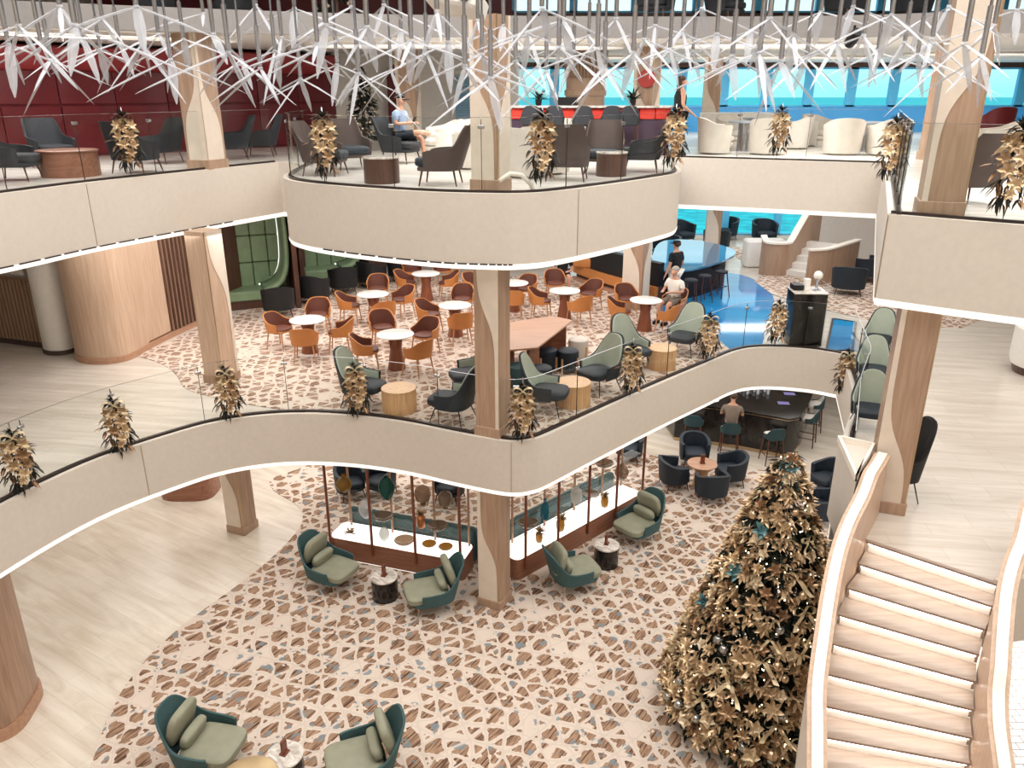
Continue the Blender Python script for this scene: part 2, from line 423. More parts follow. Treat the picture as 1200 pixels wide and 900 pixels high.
E2d = [(3.6,18.55),(5.6,17.8),(7.77,16.93)]
E2e = [(7.77,16.93),(4.58,9.66)]
E2f = spline([(4.58,9.66),(5.01,9.32),(5.71,8.82),(8,7.3),(15,3)], 3)
XL, XR, YB, YN = -15.0, 22.0, 31.0, -3.0
def far_ring(): return [(XR, YB), (XL, YB)]
slab1 = E1s + E1r + [(4.45,8.98),(4.6,8.82),(5.73,7.87),(6.3,8.0),(10,7.4),(XR,5)] + far_ring() + [(XL,4)]
slab2 = E2a + E2b + [(-4.7,17.25)] + E2c + E2d + E2e + E2f[1:] + [(XR,2)] + far_ring() + [(XL,6.5)]
E3 = spline([(-15,10),(-9,13.6),(-4,16.0),(0,16.8),(6,16.8),(10,15),(22,9)], 5)
slab3 = E3 + [(XR,YB),(XL,YB)]
struct('floor', MB().prism([(XL,YN),(XR,YN),(XR,YB),(XL,YB)], -.2, 0), M['marble0'])
struct('floor', MB().prism(slab1, L1-.18, L1), M['marble1'])
struct('ceiling', MB().prism(slab1, L1-.95, L1-.9), M['white'])
struct('floor', MB().prism(slab2, L2-.18, L2), M['marble2'])
struct('ceiling', MB().prism(slab2, L2-1.07, L2-1.02), M['white'])
struct('ceiling', MB().prism(slab3, 9.85, L3), M['white'])
struct('ceiling', MB().prism([(XL,YN),(XR,YN),(XR,YB),(XL,YB)], 14.2, 14.4), M['white'])
tn = [0]
def trim(mb, mat, **k):
    tn[0] += 1; return struct('trim_%d' % tn[0], mb, mat, **k)
def fascia(path, Z, H, inset=.05):
    trim(MB().strip(path, Z-H, Z+.012, -.014, .06), M['cream'])
    trim(MB().tube([(p[0], p[1], Z-H-.03) for p in offs(path, inset)], .07, 8), M['glow'])
fascia(E1s, L1, .93); fascia(E1r, L1, .93)
fascia([(5.73,7.87),(6.3,8.0),(10,7.4),(XR,5)], L1, .93)
for e in (E2a, E2b, E2c, E2d, E2e, E2f): fascia(e, L2, 1.03)
fascia([(-4.95,17.2),(-4.7,17.25),(-4.3,17.0)], L2, 1.03)
trim(MB().strip(E3, 9.83, L3+.02, -.04, .04), plain('grey_fascia', srgb(150, 146, 144), .6)); 
for px in (75, 268): pass
# fascia joints: thin dark reveal lines
for path, Z, H, us in ((E1s, L1, .93, (.18, .52)), (E2c, L2, 1.03, (.66,)), (E2a, L2, 1.03, (.62,)), (E2f, L2, 1.03, (.08,))):
    for u in us:
        i = int(u * (len(path) - 1)); p = offs(path, -.014)[i]; q = path[i+1]
        trim(MB().box(p[0], p[1], Z-H/2, .008, .012, H*.98, math.atan2(q[1]-path[i][1], q[0]-path[i][0])), M['brass'])
for path, i0_, i1_ in ((E2a, 4, 20), (E2c, 18, 34)):
    po = offs(path, -.02)
    for i in range(i0_, min(i1_, len(po)-1), 1):
        a, b = po[i], po[i+1]; L_ = math.dist(a, b)
        trim(MB().box((a[0]+b[0])/2, (a[1]+b[1])/2, L2-1.035, L_*.8, .03, .02, math.atan2(b[1]-a[1], b[0]-a[0])), M['shoe'])
# pale mosaic and timber kerb below the right parapet
tl = NT('white_mosaic'); br_ = tl.n('TexBrick', n0=tl.n('TexCoord').outputs['Object']); br_.inputs['Scale'].default_value = 1.0; br_.inputs['Brick Width'].default_value = .26; br_.inputs['Row Height'].default_value = .13
br_.inputs['Color1'].default_value = srgb(240, 238, 236); br_.inputs['Color2'].default_value = srgb(228, 224, 224); br_.inputs['Mortar'].default_value = srgb(120, 112, 108); br_.inputs['Mortar Size'].default_value = .008
struct('floor', MB().prism([at(1172,762,0), at(1300,735,0), at(1300,960,0), at(1172,960,0)], .002, .008), tl.pbsdf(br_.outputs[0], .4))
trim(MB().strip([at(1172,745,0), at(1210,730,0), at(1300,716,0)], 0, .7, .12), M['redwood'])
# carpets
cp = [at(*p, 0) for p in [(105,900),(140,815),(200,745),(300,670),(345,627),(355,605),(345,590),(322,576),(318,562),(350,550)]]
cp0 = spline([(-5.2,5.0)] + cp, 4) + [(-4.2,20),(0,20),at(700,516,0),at(790,541,0),at(870,549,0),at(940,556,0),(6.6,13),(5.6,9.5),(3.0,5),(2.6,3.2),(-5.0,3.2)]
o = MB().prism(cp0, .001, .012).build('carpet', M['carpet0']); tag(o, 'cream fitted carpet with brown and blue-grey shard pattern on lowest floor', 'carpet')
b1 = spline([at(*p, L1) for p in [(160,417),(190,427),(207,440),(222,458),(290,474),(345,482),(385,486)]], 4)
in1 = [p for p in offs(E1s, .18)]
k0 = min(range(len(in1)), key=lambda i: math.dist(in1[i], b1[-1]))
k1 = min(range(len(in1)), key=lambda i: math.dist(in1[i], at(880,412,L1)))
blue_edge = spline([at(*p, L1) for p in [(858,412),(846,402),(836,394),(800,380),(775,372),(770,350),(772,335)]], 3)
cp1 = b1 + in1[k0:k1-4] + blue_edge + [at(760,318,L1),(2.5,24.2),(-1.5,24.2),(-4.4,23.6),(-6.4,21.9),(-7.3,19.5),(-7.85,17.8)]
o = MB().prism(cp1, L1+.001, L1+.01).build('carpet', M['carpet1']); tag(o, 'cream carpet with brown flecks under the cafe chairs on the middle floor', 'carpet')
cp2 = spline([at(*p, L1) for p in [(905,345),(925,352),(960,362),(1003,372),(1040,380)]], 3) + [(11,18.5),(14,21),(14,25.9),(9.9,26.8),(8.8,29.2),(7.2,29.4),at(850,292,L1),at(868,305,L1),at(898,318,L1),at(884,330,L1)]
o = MB().prism(cp2, L1+.001, L1+.01).build('carpet', M['carpet1']); tag(o, 'pale mottled carpet beyond the floor with blue window reflection near the small staircase', 'carpet')
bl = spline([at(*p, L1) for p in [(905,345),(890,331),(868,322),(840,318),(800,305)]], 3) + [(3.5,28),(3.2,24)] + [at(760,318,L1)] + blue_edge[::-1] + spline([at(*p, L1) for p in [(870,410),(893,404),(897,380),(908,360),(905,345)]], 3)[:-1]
struct('floor', MB().prism(bl, L1+.001, L1+.006), M['blue_reflection'])
trim(MB().strip([at(*p, L1) for p in [(905,345),(925,352),(960,362),(1003,372)]], L1, L1+.012, .03), M['steel'])

# outer walls and windows
def wall(name, path, z0, z1, mat, t=.15): return struct(name, MB().strip(path, z0, z1, 0, t), mat)
wall('wall_left', [(XL,YN),(XL,YB)], 0, 14.2, M['cream'])
wall('wall_near', [(XR,YN),(XL,YN)], 0, 14.2, M['cream'])
wall('wall_right', [(XR,YB),(XR,YN)], 0, 14.2, M['cream'])
wall('wall_back', [(XL,YB),(XR,YB)], 0, L1+.15, M['white'])
wall('wall_back', [(XL,YB),(2.2,YB)], L1, L2, M['darkwood'])
wall('wall_back', [(14.5,YB),(XR,YB)], L1, L2, M['white'])
wall('wall_back', [(2.2,YB),(14.5,YB)], 6.3, L2, M['white'])
wall('wall_back', [(XL,YB),(.0,YB)], L2, 9.85, M['white'])
wall('wall_back', [(0,YB),(XR,YB)], L2, 8.32, M['blueknee'])
wall('wall_back', [(0,YB),(XR,YB)], 9.68, 11.5, M['darkwood'])
wall('wall_back', [(XL,YB),(0,YB)], 9.85, 14.2, M['red'])
wall('wall_back', [(0,YB),(XR,YB)], 12.6, 14.2, M['white'])
wn = [0]
def window(x0, x1, z0, z1, fw=.12, y=YB):
    wn[0] += 1
    f = MB()
    for (cx, cz, sx, sz) in ((x0+fw/2, (z0+z1)/2, fw, z1-z0), (x1-fw/2, (z0+z1)/2, fw, z1-z0), ((x0+x1)/2, z0+.03, x1-x0, .06), ((x0+x1)/2, z1-.03, x1-x0, .06)):
        f.box(cx, y+.07, cz, sx, .16, sz)
    fr = struct('window_%d' % wn[0], f, M['blueframe'])
    MB().box((x0+x1)/2, y+.08, (z0+z1)/2, x1-x0-2*fw, .012, z1-z0-.1).build('pane', M['winglass'], fr)
x = 0.0
while x < XR - .2:
    window(x, min(x+1.57, XR), 8.32, 9.68, .17); x += 1.57
x = 2.2
while x < 14.3: window(x, x+2.05, L1+.15, 6.3, .13); x += 2.05
x = 0.0
while x < XR - .2: window(x, min(x+2.2, XR), 11.5, 12.6, .14); x += 2.2
# sea outside
o = MB().prism([(-2500,40),(2500,40),(2500,4000),(-2500,4000)], -15.2, -15).build('sea', None if False else (lambda t: t.pbsdf(t.ramp(t.n('TexNoise', n0=t.n('TexCoord').outputs['Object'], i_Scale=.35).outputs[0], [(.35, srgb(0,168,190)), (.65, srgb(0,214,226))]), .6, spec=.1))(NT('sea_water'))); tag(o, kind='structure')

# upper red wall on the left, middle-level walls
rw = [(-15,13.5),(-11.3,17.6),(-8,20.6),(-5.0,23.6)]
def redmat():
    t = NT('red_padded_panel'); tc = t.n('TexCoord').outputs['Object']
    nz = t.n('TexNoise', n0=tc); nz.inputs['Scale'].default_value = 3
    return t.pbsdf(t.mix(nz.outputs[0], srgb(92, 14, 24), srgb(120, 22, 34)), .33, bump=nz.outputs[0], bs=.1)
M['redpanel'] = redmat()
o = struct('wall_left', MB().strip(rw, L2, 9.3, 0, .2), M['redpanel'])
rs = resample(rw, 1.15)
for i in range(len(rs) - 1):
    a, b = rs[i], rs[i+1]; an = math.atan2(b[1]-a[1], b[0]-a[0]); L = math.dist(a, b)
    for z0, z1 in ((L2+.05, 8.55), (8.57, 9.28)):
        MB().rbox((a[0]+b[0])/2, (a[1]+b[1])/2, (z0+z1)/2, L-.015, .09, z1-z0-.01, .02, an).build('wall_panel', M['redpanel'], o)
# padded cornice curling forward; cove light is painted into its rose red
n = len(rs); vs = []; fs = []; prof = [(0,9.28),(-.10,9.34),(-.22,9.46),(-.32,9.6),(-.36,9.74),(-.28,9.78),(0,9.8)]
for (d, z) in prof:
    for p in offs(rs, d): vs.append((p[0], p[1], z))
for j in range(len(prof)-1):
    for i in range(n-1): fs.append((j*n+i, j*n+i+1, (j+1)*n+i+1, (j+1)*n+i))
trim(MB().add(vs, fs), fabric('cove_lit_cornice', srgb(170, 62, 66), .45, .05))
wall('wall_back', [(-5.0,23.6),(-3.6,25.0),(.2,25.6)], L2, 9.85, M['white'], .2)
wall('wall_back', [(.2,25.6),(.2,YB)], L2, 9.85, M['white'], .2)
def blind(): 
    f = MB(); a = atY(575,90,25.3); b = atY(530,160,25.3)
    window(atY(537,0,25.3)[0]*1.0, atY(588,0,25.3)[0], 7.9, 9.6, .05, 25.2)
    return
t = thing('window_blind', 'closed slatted blind glowing blue on the upper lounge rear wall', 'blind', atY(556,120,25.15))
sl = MB()
for i in range(30): sl.box(0, 0, -.75 + i*.052, 1.15, .035, .006, 0, .6)
sl.build('slats', M['blueframe'], t); MB().box(0, 0, .84, 1.25, .06, .07).build('head_rail', M['white'], t)
fr = MB()
for dx in (-.68, .68): fr.box(dx, 0, 0, .08, .08, 1.75)
fr.box(0, 0, -.85, 1.44, .08, .07).build('frame', M['white'], t)
for px, py0, py1 in ((466, 72, 130),):
    t = thing('door_curtain', 'dark maroon arched panel in the upper lounge rear wall', 'wall panel', atY(466, 168, 24.6))
    prof = [(-.22,0),(.22,0),(.22,1.9),(.16,2.1),(0,2.2),(-.16,2.1),(-.22,1.9)]
    m = MB().prism(prof, -.05, .05); m.v = [(a, c, b) for a, b, c in m.v]; m.build('panel', M['red'], t)

# wood-clad wall, middle level left
wallp = spline([(-9.62,17.4),(-9.58,16.7),(-9.45,16.15),(-9.05,15.83),(-8.62,15.8),(-8.3,16.0),(-8.2,16.4),(-8.17,16.9)], 5)
struct('wall_left', MB().strip(wallp, L1+.12, 6.4, 0, .08), M['oak'])
struct('wall_left', MB().strip([(-8.17,16.9),(-8.02,17.75)], L1+.16, 6.4, 0, .08), M['oak'])
struct('baseboard_left', MB().strip(wallp + [(-8.02,17.75),(-7.62,19.5)], L1, L1+.13, -.03, .08), M['tanwood'])
s = struct('wall_left', MB().strip([(-8.02,17.75),(-7.62,19.5)], L1+.13, 6.4, .03, .1), M['darkwood'])
a, b = (-8.02,17.75), (-7.62,19.5)
for i in range(12):
    f = (i+.5)/12; MB().box(a[0]+(b[0]-a[0])*f+.0, a[1]+(b[1]-a[1])*f, 5.0, .055, .07, 2.9, math.atan2(b[1]-a[1], b[0]-a[0])).build('slat', M['slatwood'], s)
# white rounded pier and slatted wall with screen
wp = spline([(-10.5,17.3),(-10.45,16.7),(-10.2,16.42),(-9.85,16.42),(-9.7,16.75),(-9.66,17.4)], 5)
struct('wall_left', MB().strip(wp, L1+.1, 6.4, 0, .08), M['white'])
struct('baseboard_left', MB().strip(wp, L1, L1+.1, -.02, .08), M['brownfab'])
s = struct('wall_left', MB().strip([(-15,18.4),(-10.45,16.9)], L1+.12, 6.4, 0, .1), M['colwood'])
struct('baseboard_left', MB().strip([(-15,18.4),(-10.45,16.9)], L1, L1+.12, -.03, .1), M['brownfab'])
for i in range(44):
    f = (i+.5)/44; MB().box(-15+4.55*f, 18.4-1.5*f-.04, 4.25, .05, .05, 1.4, -.32).build('slat', M['colwood'], s)
t = thing('wall_screen', 'pale framed picture above the slatted wall on the middle floor', 'picture', (-11.45, 17.12, 5.55), -.32)
MB().box(0, 0, 0, 1.9, .04, 1.0).build('frame', M['steel'], t); MB().box(0, -.025, 0, 1.8, .02, .9).build('picture', M['whitemarble'], t)
# dark walls behind cafe
wall('wall_back', [(-7.6,19.5),(-7.0,22.5),(-3.4,26.8),(2.2,30.9)], L1, 6.4, M['darkwood'], .2)
wall('wall_back', [(10.2,27.2),(XR,25)], L1, 6.4, M['white'], .2)
wall('wall_left', [(-10,13),(-10,26)], 0, 2.45, M['cream']); wall('wall_back', [(-10,26),(14,26)], 0, 2.45, M['darkwood'])
# lower level rounded timber pier beneath the balcony
x, y = at(228, 588, 0)
struct('wall_left', MB().prism([(x+.62*sgp(math.cos(a), .6)-.25, y+.5+.5*sgp(math.sin(a), .6)) for a in [2*PI*i/32 for i in range(32)]], 0, 2.48), M['redwood'])

# ---------- columns ----------
def column(name, cx, cy, w, rz, z0, z1, label, mirror=1, second=True, wood_mat='colwood', up=.45, inv=False, first=True):
    t = thing('column', label, 'column', (cx, cy, z0), rz)
    H = z1 - z0
    MB().box(0, 0, H/2, w, w, H).build('shaft', M[wood_mat], t)
    MB().rbox(0, 0, .09, w+.05, w+.05, .18, .01).build('plinth', M['colwood'], t)
    def inlay(face, flip):
        # wavy edged cream panel, wide below and narrow above
        N = 24; pts = []
        for i in range(N + 1):
            f = i / N; s_ = 1 / (1 + math.exp(-((1-f if inv else f) - up) * 16))
            pts.append((flip * (w/2 - w * (.12 + .74 * s_)), .18 + (H - .18) * f))
        m = MB(); vs = []; fs = []
        x0 = -flip * w/2
        for (xx, z) in pts: vs += [(x0, -w/2-.012, z), (xx, -w/2-.012, z), (xx, -w/2+.0, z), (x0, -w/2, z)]
        for i in range(N):
            q = i*4; k = q+4; fs += [(q, q+1, k+1, k), (q+1, q+2, k+2, k+1), (q+3, q, k, k+3)]
        m.add(vs, fs, Matrix.Rotation(face, 4, 'Z')); m.build('inlay_panel', M['cream_col'], t)
    if first: inlay(0, mirror)
    if second: inlay(PI/2, -mirror)
    m = MB().box(w/2, -w/2, H/2, .012, .012, H); m.build('corner_bead', M['brass'], t)
    return t
C1 = (-.32, 12.22)
column('c', *C1, .43, R(-25), 0, L1-.9, 'pale column at the bottom floor, at the corner of the display cabinets', 1, False)
column('c', *C1, .43, R(-25), L1, L2-1.02, 'central pale column on the middle floor behind glass', -1, False, inv=True, up=.32)
column('c', *C1, .43, R(-25), L2, 9.85, 'central column on the upper deck between armchairs', up=.5)
C2 = (-5.8, 14.78)
column('c', *C2, .42, R(-22), 0, L1-.9, 'short pale column on lower marble floor under the left balcony', 1, False)
column('c', *C2, .46, R(-22), L1, L2-1.02, 'leaning-looking pale column on the middle floor left of the dining chairs', 1, inv=True, up=.3, first=False, wood_mat='oak')
column('c', -5.95, 15.9, .5, R(-22), L2, 9.85, 'column on the upper deck in front of the red wall', -1)
C3 = (3.3, 20.55)
column('c', *C3, .55, R(-30), L1, L2-1.02, 'column on the middle floor beside the gold sofa bench')
column('c', *C3, .5, R(-30), L2, 9.85, 'column with a round red sign on the upper deck beside the bar')
C4 = (5.2, 9.72)
column('c', *C4, .46, R(-20), L1, L2-1.02, 'tall column at the head of the curved staircase', 1, False, up=.3)
column('c', *C4, .46, R(-20), L2, 9.85, 'large column on the upper deck at right, by the dark garland', inv=True)
column('c', 7.0, 27.5, .5, R(-10), L1, L2-1.02, 'distant column by the sea windows on the middle floor')
column('c', 6.1, 25.6, .5, R(-10), L2, 9.85, 'distant grey column in front of the upper sea windows')
column('c', 9.35, 18.0, .5, R(15), L2, 9.85, 'column behind the white tub chairs at right on the upper deck')
column('c', -2.7, 21.8, .5, R(-10), L2, 9.85, 'column right of the seated man on the upper deck')
column('c', 12.9, 19.2, .4, R(0), L2, 9.85, 'column at the far right upper windows')
x, y = at(684, 172, L2)
t = thing('column', 'round fluted timber column behind the upper bar', 'column', (x, y, L2))
MB().lathe([(.52,0),(.52,1.3),(.56,1.32),(.56,1.45),(.52,1.47),(.52,1.75)], 32).build('drum', M['oak'], t)
fl = MB()
for i in range(40): fl.cyl(.53*math.cos(i*PI/20), .53*math.sin(i*PI/20), 1.75, 2.42, .04, None, 8)
fl.build('fluting', M['colwood'], t)
x, y, z = atY(757, 92, 20.22)
t = thing('round_sign', 'round red sign fixed high on the upper deck column', 'sign', (x+.02, y, z), R(-15))
MB().lathe([(.2,0),(.21,.01),(.21,.03),(.2,.04)], 32, M=Matrix.Rotation(PI/2, 4, 'X')).build('disc', plain('sign_red', srgb(176, 52, 44), .4), t)
# big rounded column lower left
t = thing('column', 'thick round-edged timber column at the lower left edge', 'column', (-8.12, 9.35, 0), R(8))
sh = lambda r, e=.55: [(r*1.05*sgp(math.cos(a), e), r*.8*sgp(math.sin(a), e)) for a in [2*PI*i/48 for i in range(48)]]
MB().prism(sh(.8), .2, 2.46).build('shaft', wood('dark_column_wood', srgb(142, 112, 92), srgb(176, 142, 118), 1.4), t)
MB().prism(sh(.83), 0, .2).build('plinth', M['tanwood'], t)
rb = MB()
for k, xx in enumerate((.22, .34, .46)): rb.box(xx, -.645+.02*k, 1.35, .018, .03, 2.2)
rb.build('groove_trim', M['brownfab'], t)
N = 24; vs = []; fs = []
for i in range(N+1):
    f = i/N; xx = .1 - .55*abs(f-.42)**1.3*1.6 if f < .9 else -.35
    vs += [(-.7, -.665, .25+2.1*f), (xx, -.665, .25+2.1*f), (xx, -.62, .25+2.1*f), (-.7, -.62, .25+2.1*f)]
for i in range(N):
    q = i*4; k = q+4; fs += [(q,q+1,k+1,k),(q+1,q+2,k+2,k+1),(q+3,q,k,k+3)]
MB().add(vs, fs).build('inlay_panel', M['cream_col'], t)

# ---------- glass balustrades ----------
def balustrade(path, Z, label, step=1.35, inset=.11, H=1.06, every=1, cl=True):
    t = thing('glass_balustrade', label, 'balustrade', (0, 0, 0))
    p = offs(path, inset)
    MB().strip(p, Z-.0, Z+.045, -.03, .03).build('base_rail', M['shoe'], t)
    fine = resample(p, .12); m = max(1, int(round(step/.12))); i = 0
    while i < len(fine) - 1:
        j = min(i + m, len(fine) - 1)
        if len(fine) - 1 - j < m * .5: j = len(fine) - 1
        seg = fine[i:j+1]
        a = Vector(seg[0]); b = Vector(seg[1]); seg[0] = tuple(a + (b-a)*.06)
        a = Vector(seg[-1]); b = Vector(seg[-2]); seg[-1] = tuple(a + (b-a)*.06)
        MB().strip(seg, Z+.03, Z+H, -.006, .006).build('glass_panel', M['glass'], t)
        e = MB().strip(seg, Z+H, Z+H+.006, -.006, .006); e.build('glass_edge', M['steel'], t)
        if cl and j < len(fine) - 1:
            q = fine[j]; an = math.atan2(fine[j][1]-fine[j-1][1], fine[j][0]-fine[j-1][0])
            MB().rbox(q[0], q[1], Z+H-.13, .1, .035, .05, .008, an).build('clamp', M['steel'], t)
            MB().box(q[0], q[1], Z+H/2, .008, .014, H-.05, an).build('joint', M['shoe'], t)
        i = j
    return t
i0 = 6
balustrade(E1s[i0:], L1, 'long glass balustrade following the curved edge of the middle floor', 1.42)
balustrade(resample(E1r, .3), L1, 'glass balustrade along right edge of the middle floor, seen nearly end-on', 1.5)
balustrade(E2a, L2, 'glass balustrade of the upper deck in front of the red wall', 1.5)
balustrade(resample(E2b, .3), L2, 'short glass balustrade return between red wall deck and round balcony', 1.4)
balustrade(E2c, L2, 'curved glass balustrade of the round central balcony', 1.5)
balustrade(resample(E2d, .3), L2, 'glass balustrade above the rear bridge by white tub chairs', 1.5)
balustrade(resample(E2e, .3), L2, 'glass balustrade along the right upper deck, seen end-on', 1.5)
balustrade(E2f, L2, 'glass balustrade of the near right upper deck', 1.5)

# ---------- curved staircase ----------
RI = .17
M['rail'] = plain('ivory_rail', srgb(246, 238, 226), .3)
M['tread'] = wood('stair_tread', srgb(150, 132, 118), srgb(174, 156, 142), 1.5, 'X')
M['led'] = emis('stair_led', (1.0, .95, .88, 1), 15.0)
M['riser'] = plain('riser_white', srgb(244, 238, 230), .6)
LP = [(4.6,8.82),(4.42,8.57),(4.19,8.30),(3.98,8.0),(3.80,7.68),(3.64,7.36),(3.50,7.05),(3.38,6.78),(3.28,6.53)]
while len(LP) < 21: LP.append((LP[-1][0]-.075, LP[-1][1]-.27))
AN = [R(-40 + 3.6*min(k, 7)) for k in range(21)]
RP = [(LP[k][0]+1.5*math.cos(AN[k]), LP[k][1]+1.5*math.sin(AN[k])) for k in range(21)]
t = thing('staircase', 'curved pale staircase with lit risers descending at right', 'staircase', (0, 0, 0))
for k in range(20):
    zt = L1 - RI*(k+1)
    poly = [LP[k], RP[k], RP[k+1], LP[k+1]]
    MB().prism(poly, zt-.16, zt-.0).build('tread', M['tread'] if 'tread' in M else M['oak'], t)
    # nosing strip of the tread above and the led under it
    a, b = LP[k], RP[k]; d = (math.cos(AN[k]), math.sin(AN[k])); nrm = (d[1], -d[0])
    a2 = (a[0]+d[0]*.03, a[1]+d[1]*.03); b2 = (b[0]-d[0]*.03, b[1]-d[1]*.03)
    z = zt + RI
    q = [a, b, (b[0]+nrm[0]*.06, b[1]+nrm[1]*.06), (a[0]+nrm[0]*.06, a[1]+nrm[1]*.06)]
    MB().prism(q, z-.03, z+.002).build('nosing', M['tread'], t)
    MB().prism([a2, b2, (b2[0]+nrm[0]*.014, b2[1]+nrm[1]*.014), (a2[0]+nrm[0]*.014, a2[1]+nrm[1]*.014)], zt+.002, z-.036).build('riser', M['riser'], t)
    MB().prism([(a2[0]+nrm[0]*.03, a2[1]+nrm[1]*.03), (b2[0]+nrm[0]*.03, b2[1]+nrm[1]*.03), (b2[0]+nrm[0]*.055, b2[1]+nrm[1]*.055), (a2[0]+nrm[0]*.055, a2[1]+nrm[1]*.055)], z-.038, z-.031).build('led_line', M['led'] if 'led' in M else M['glowwhite'], t)
def stringer(path, side, label, pre):
    # path: (x, y, tread z); wall with a capped glowing handrail
    pz = pre + [(LP[k][0] if side < 0 else RP[k][0], LP[k][1] if side < 0 else RP[k][1], L1-RI*k) for k in range(0, 21)]
    pz = spline(pz, 3)
    xy = [(p[0], p[1]) for p in pz]; zz = [p[2] for p in pz]
    o0, o1 = (-.02, -.18) if side < 0 else (.02, .18)
    tt = thing('stair_parapet', label, 'parapet', (0, 0, 0))
    MB().strip(xy, [z-.35 for z in zz], [z+.86 for z in zz], o0, (o0+o1)/2).build('inner_cladding', M['oak'], tt)
    MB().strip(xy, [z-.42 for z in zz], [z+.86 for z in zz], (o0+o1)/2, o1).build('outer_cladding', M['cream'], tt)
    MB().strip(xy, [z+.86 for z in zz], [z+.90 for z in zz], o0*.2, o1*1.1).build('cap', M['oak'], tt)
    MB().strip(xy, [z+.90 for z in zz], [z+.925 for z in zz], o0*2.2, o1*.86).build('handrail', M['rail'] if 'rail' in M else M['glowsoft'], tt)
    return tt
stringer(None, -1, 'curved left parapet of the staircase with bright handrail, beside the tree', [(5.02,9.42,L1),(4.8,9.1,L1)])
stringer(None, 1, 'curved right parapet of the staircase at the picture edge', [(6.5,8.75,L1),(6.05,8.25,L1)])
# boxed newel between balustrade and stair
t = thing('newel_box', 'cream triangular planter box at the top of the stair parapet', 'newel', (0, 0, 0))
tri = [(4.55,9.98),(4.92,9.72),(4.64,9.3),(4.3,8.78)]
MB().prism(tri, L1-.3, L1+.86).build('box', M['cream'], t)
rim = tri + [tri[0]]
MB().strip(rim, L1+.86, L1+.95, .04).build('rim', M['rail'], t)
# ================= furniture templates =================
def legs4(t, w, d, h, r, mat, splay=.05, z0=0, r2=None, name='leg'):
    for sx in (-1, 1):
        for sy in (-1, 1):
            MB().tube([(sx*w/2, sy*d/2, h), (sx*(w/2+splay), sy*(d/2+splay), z0)], [r, r2 or r*.7], 8).build(name, mat, t)
def arc_top(back, front, k=.45, s=10):
    return lambda t: front + (back-front) / (1 + math.exp((t-k)*s))
def lounge_chair():
    t = thing('lounge_chair', '', 'armchair')
    sh = MB().bucket(.80, .78, .27, arc_top(.98, .50, .38, 10), 2.05, .06, .03, .62, 30, 6, .0, .26)
    sh.blob((0, .06, .28), (.76, .74, .09), .5, .45); sh.build('shell', M['teal'], t)
    MB().blob((0, .12, .37), (.70, .76, .17), .45, .42, 28, 12).build('seat_cushion', M['sage'], t)
    Mx = Matrix.Rotation(-.28, 4, 'X')
    MB().blob((0, -.33, .70), (.58, .15, .54), .5, .5, 28, 12, Mx).build('back_cushion', M['sage'], t)
    MB().blob((0, -.17, .55), (.52, .16, .24), .6, .6, 28, 12, Mx).build('lumbar_cushion', M['sage'], t)
    fr = MB()
    fr.tube([(-.3,-.28,.24),(.3,-.28,.24),(.32,.34,.24),(-.32,.34,.24)], .012, 6, True); fr.build('frame', M['brass'], t)
    legs4(t, .6, .6, .25, .013, M['brass'], .06)
    return t
def cafe_chair():
    t = thing('cafe_chair', '', 'chair')
    s = MB().bucket(.56, .54, .40, arc_top(.80, .60, .55, 9), 1.95, .09, .018, .8, 24, 5, 0, .12)
    s.blob((0, .0, .425), (.50, .50, .09), .6, .75); s.build('shell', M['tan'], t)
    MB().bucket(.52, .50, .44, arc_top(.785, .59, .55, 9), 1.9, .09, .008, .8, 24, 5, 0, .12).build('inner_lining', M['maroonseat'], t)
    MB().blob((0, .02, .455), (.46, .46, .08), .6, .75).build('seat_pad', M['maroonseat'], t)
    legs4(t, .36, .36, .42, .019, M['legwood'], .05, 0, .012)
    return t
def cafe_table():
    t = thing('cafe_table', '', 'table')
    MB().lathe([(.37,.725),(.385,.735),(.385,.748),(.375,.755)], 40).build('tabletop', M['tabletop'], t)
    MB().lathe([(.19,0),(.185,.02),(.12,.45),(.15,.66),(.24,.725)], 28).build('pedestal', M['maroonwood'], t)
    return t
M['maroonwood'] = wood('reddish_pedestal', srgb(112, 60, 40), srgb(142, 84, 56), 1.4)
def high_chair_(inner, outer, seat):
    t = thing('wing_armchair', '', 'armchair')
    MB().bucket(.70, .68, .30, arc_top(1.08, .56, .40, 9), 1.9, .08, .03, .65, 28, 6, 0, .16).build('shell', M[outer], t)
    MB().bucket(.64, .62, .34, arc_top(1.07, .55, .40, 9), 1.85, .085, .025, .65, 28, 6, 0, .16).build('inner_back', M[inner], t)
    MB().blob((0, .08, .38), (.60, .66, .17), .5, .5).build('seat_cushion', M[seat], t)
    MB().tube([(-.22,-.2,.3),(.22,-.2,.3),(.24,.26,.3),(-.24,.26,.3)], .01, 6, True).build('frame', M['blackmetal'], t)
    legs4(t, .44, .44, .3, .012, M['blackmetal'], .09)
    return t
def drum_table(rad, h, side, top, name='drum_table', ribs=True):
    def f():
        t = thing(name, '', 'side table')
        b = MB().lathe([(rad*.97,0),(rad*.97,h-.03)], 40)
        if ribs:
            for i in range(44): b.cyl(rad*.97*math.cos(i*PI/22), rad*.97*math.sin(i*PI/22), .01, h-.035, rad*.035, None, 5)
        b.build('drum_base', M[side], t)
        MB().lathe([(rad*.99,h-.03),(rad*1.01,h-.02),(rad*1.01,h-.006),(rad*.99,h)], 40).build('tabletop', M[top], t)
        return t
    return f
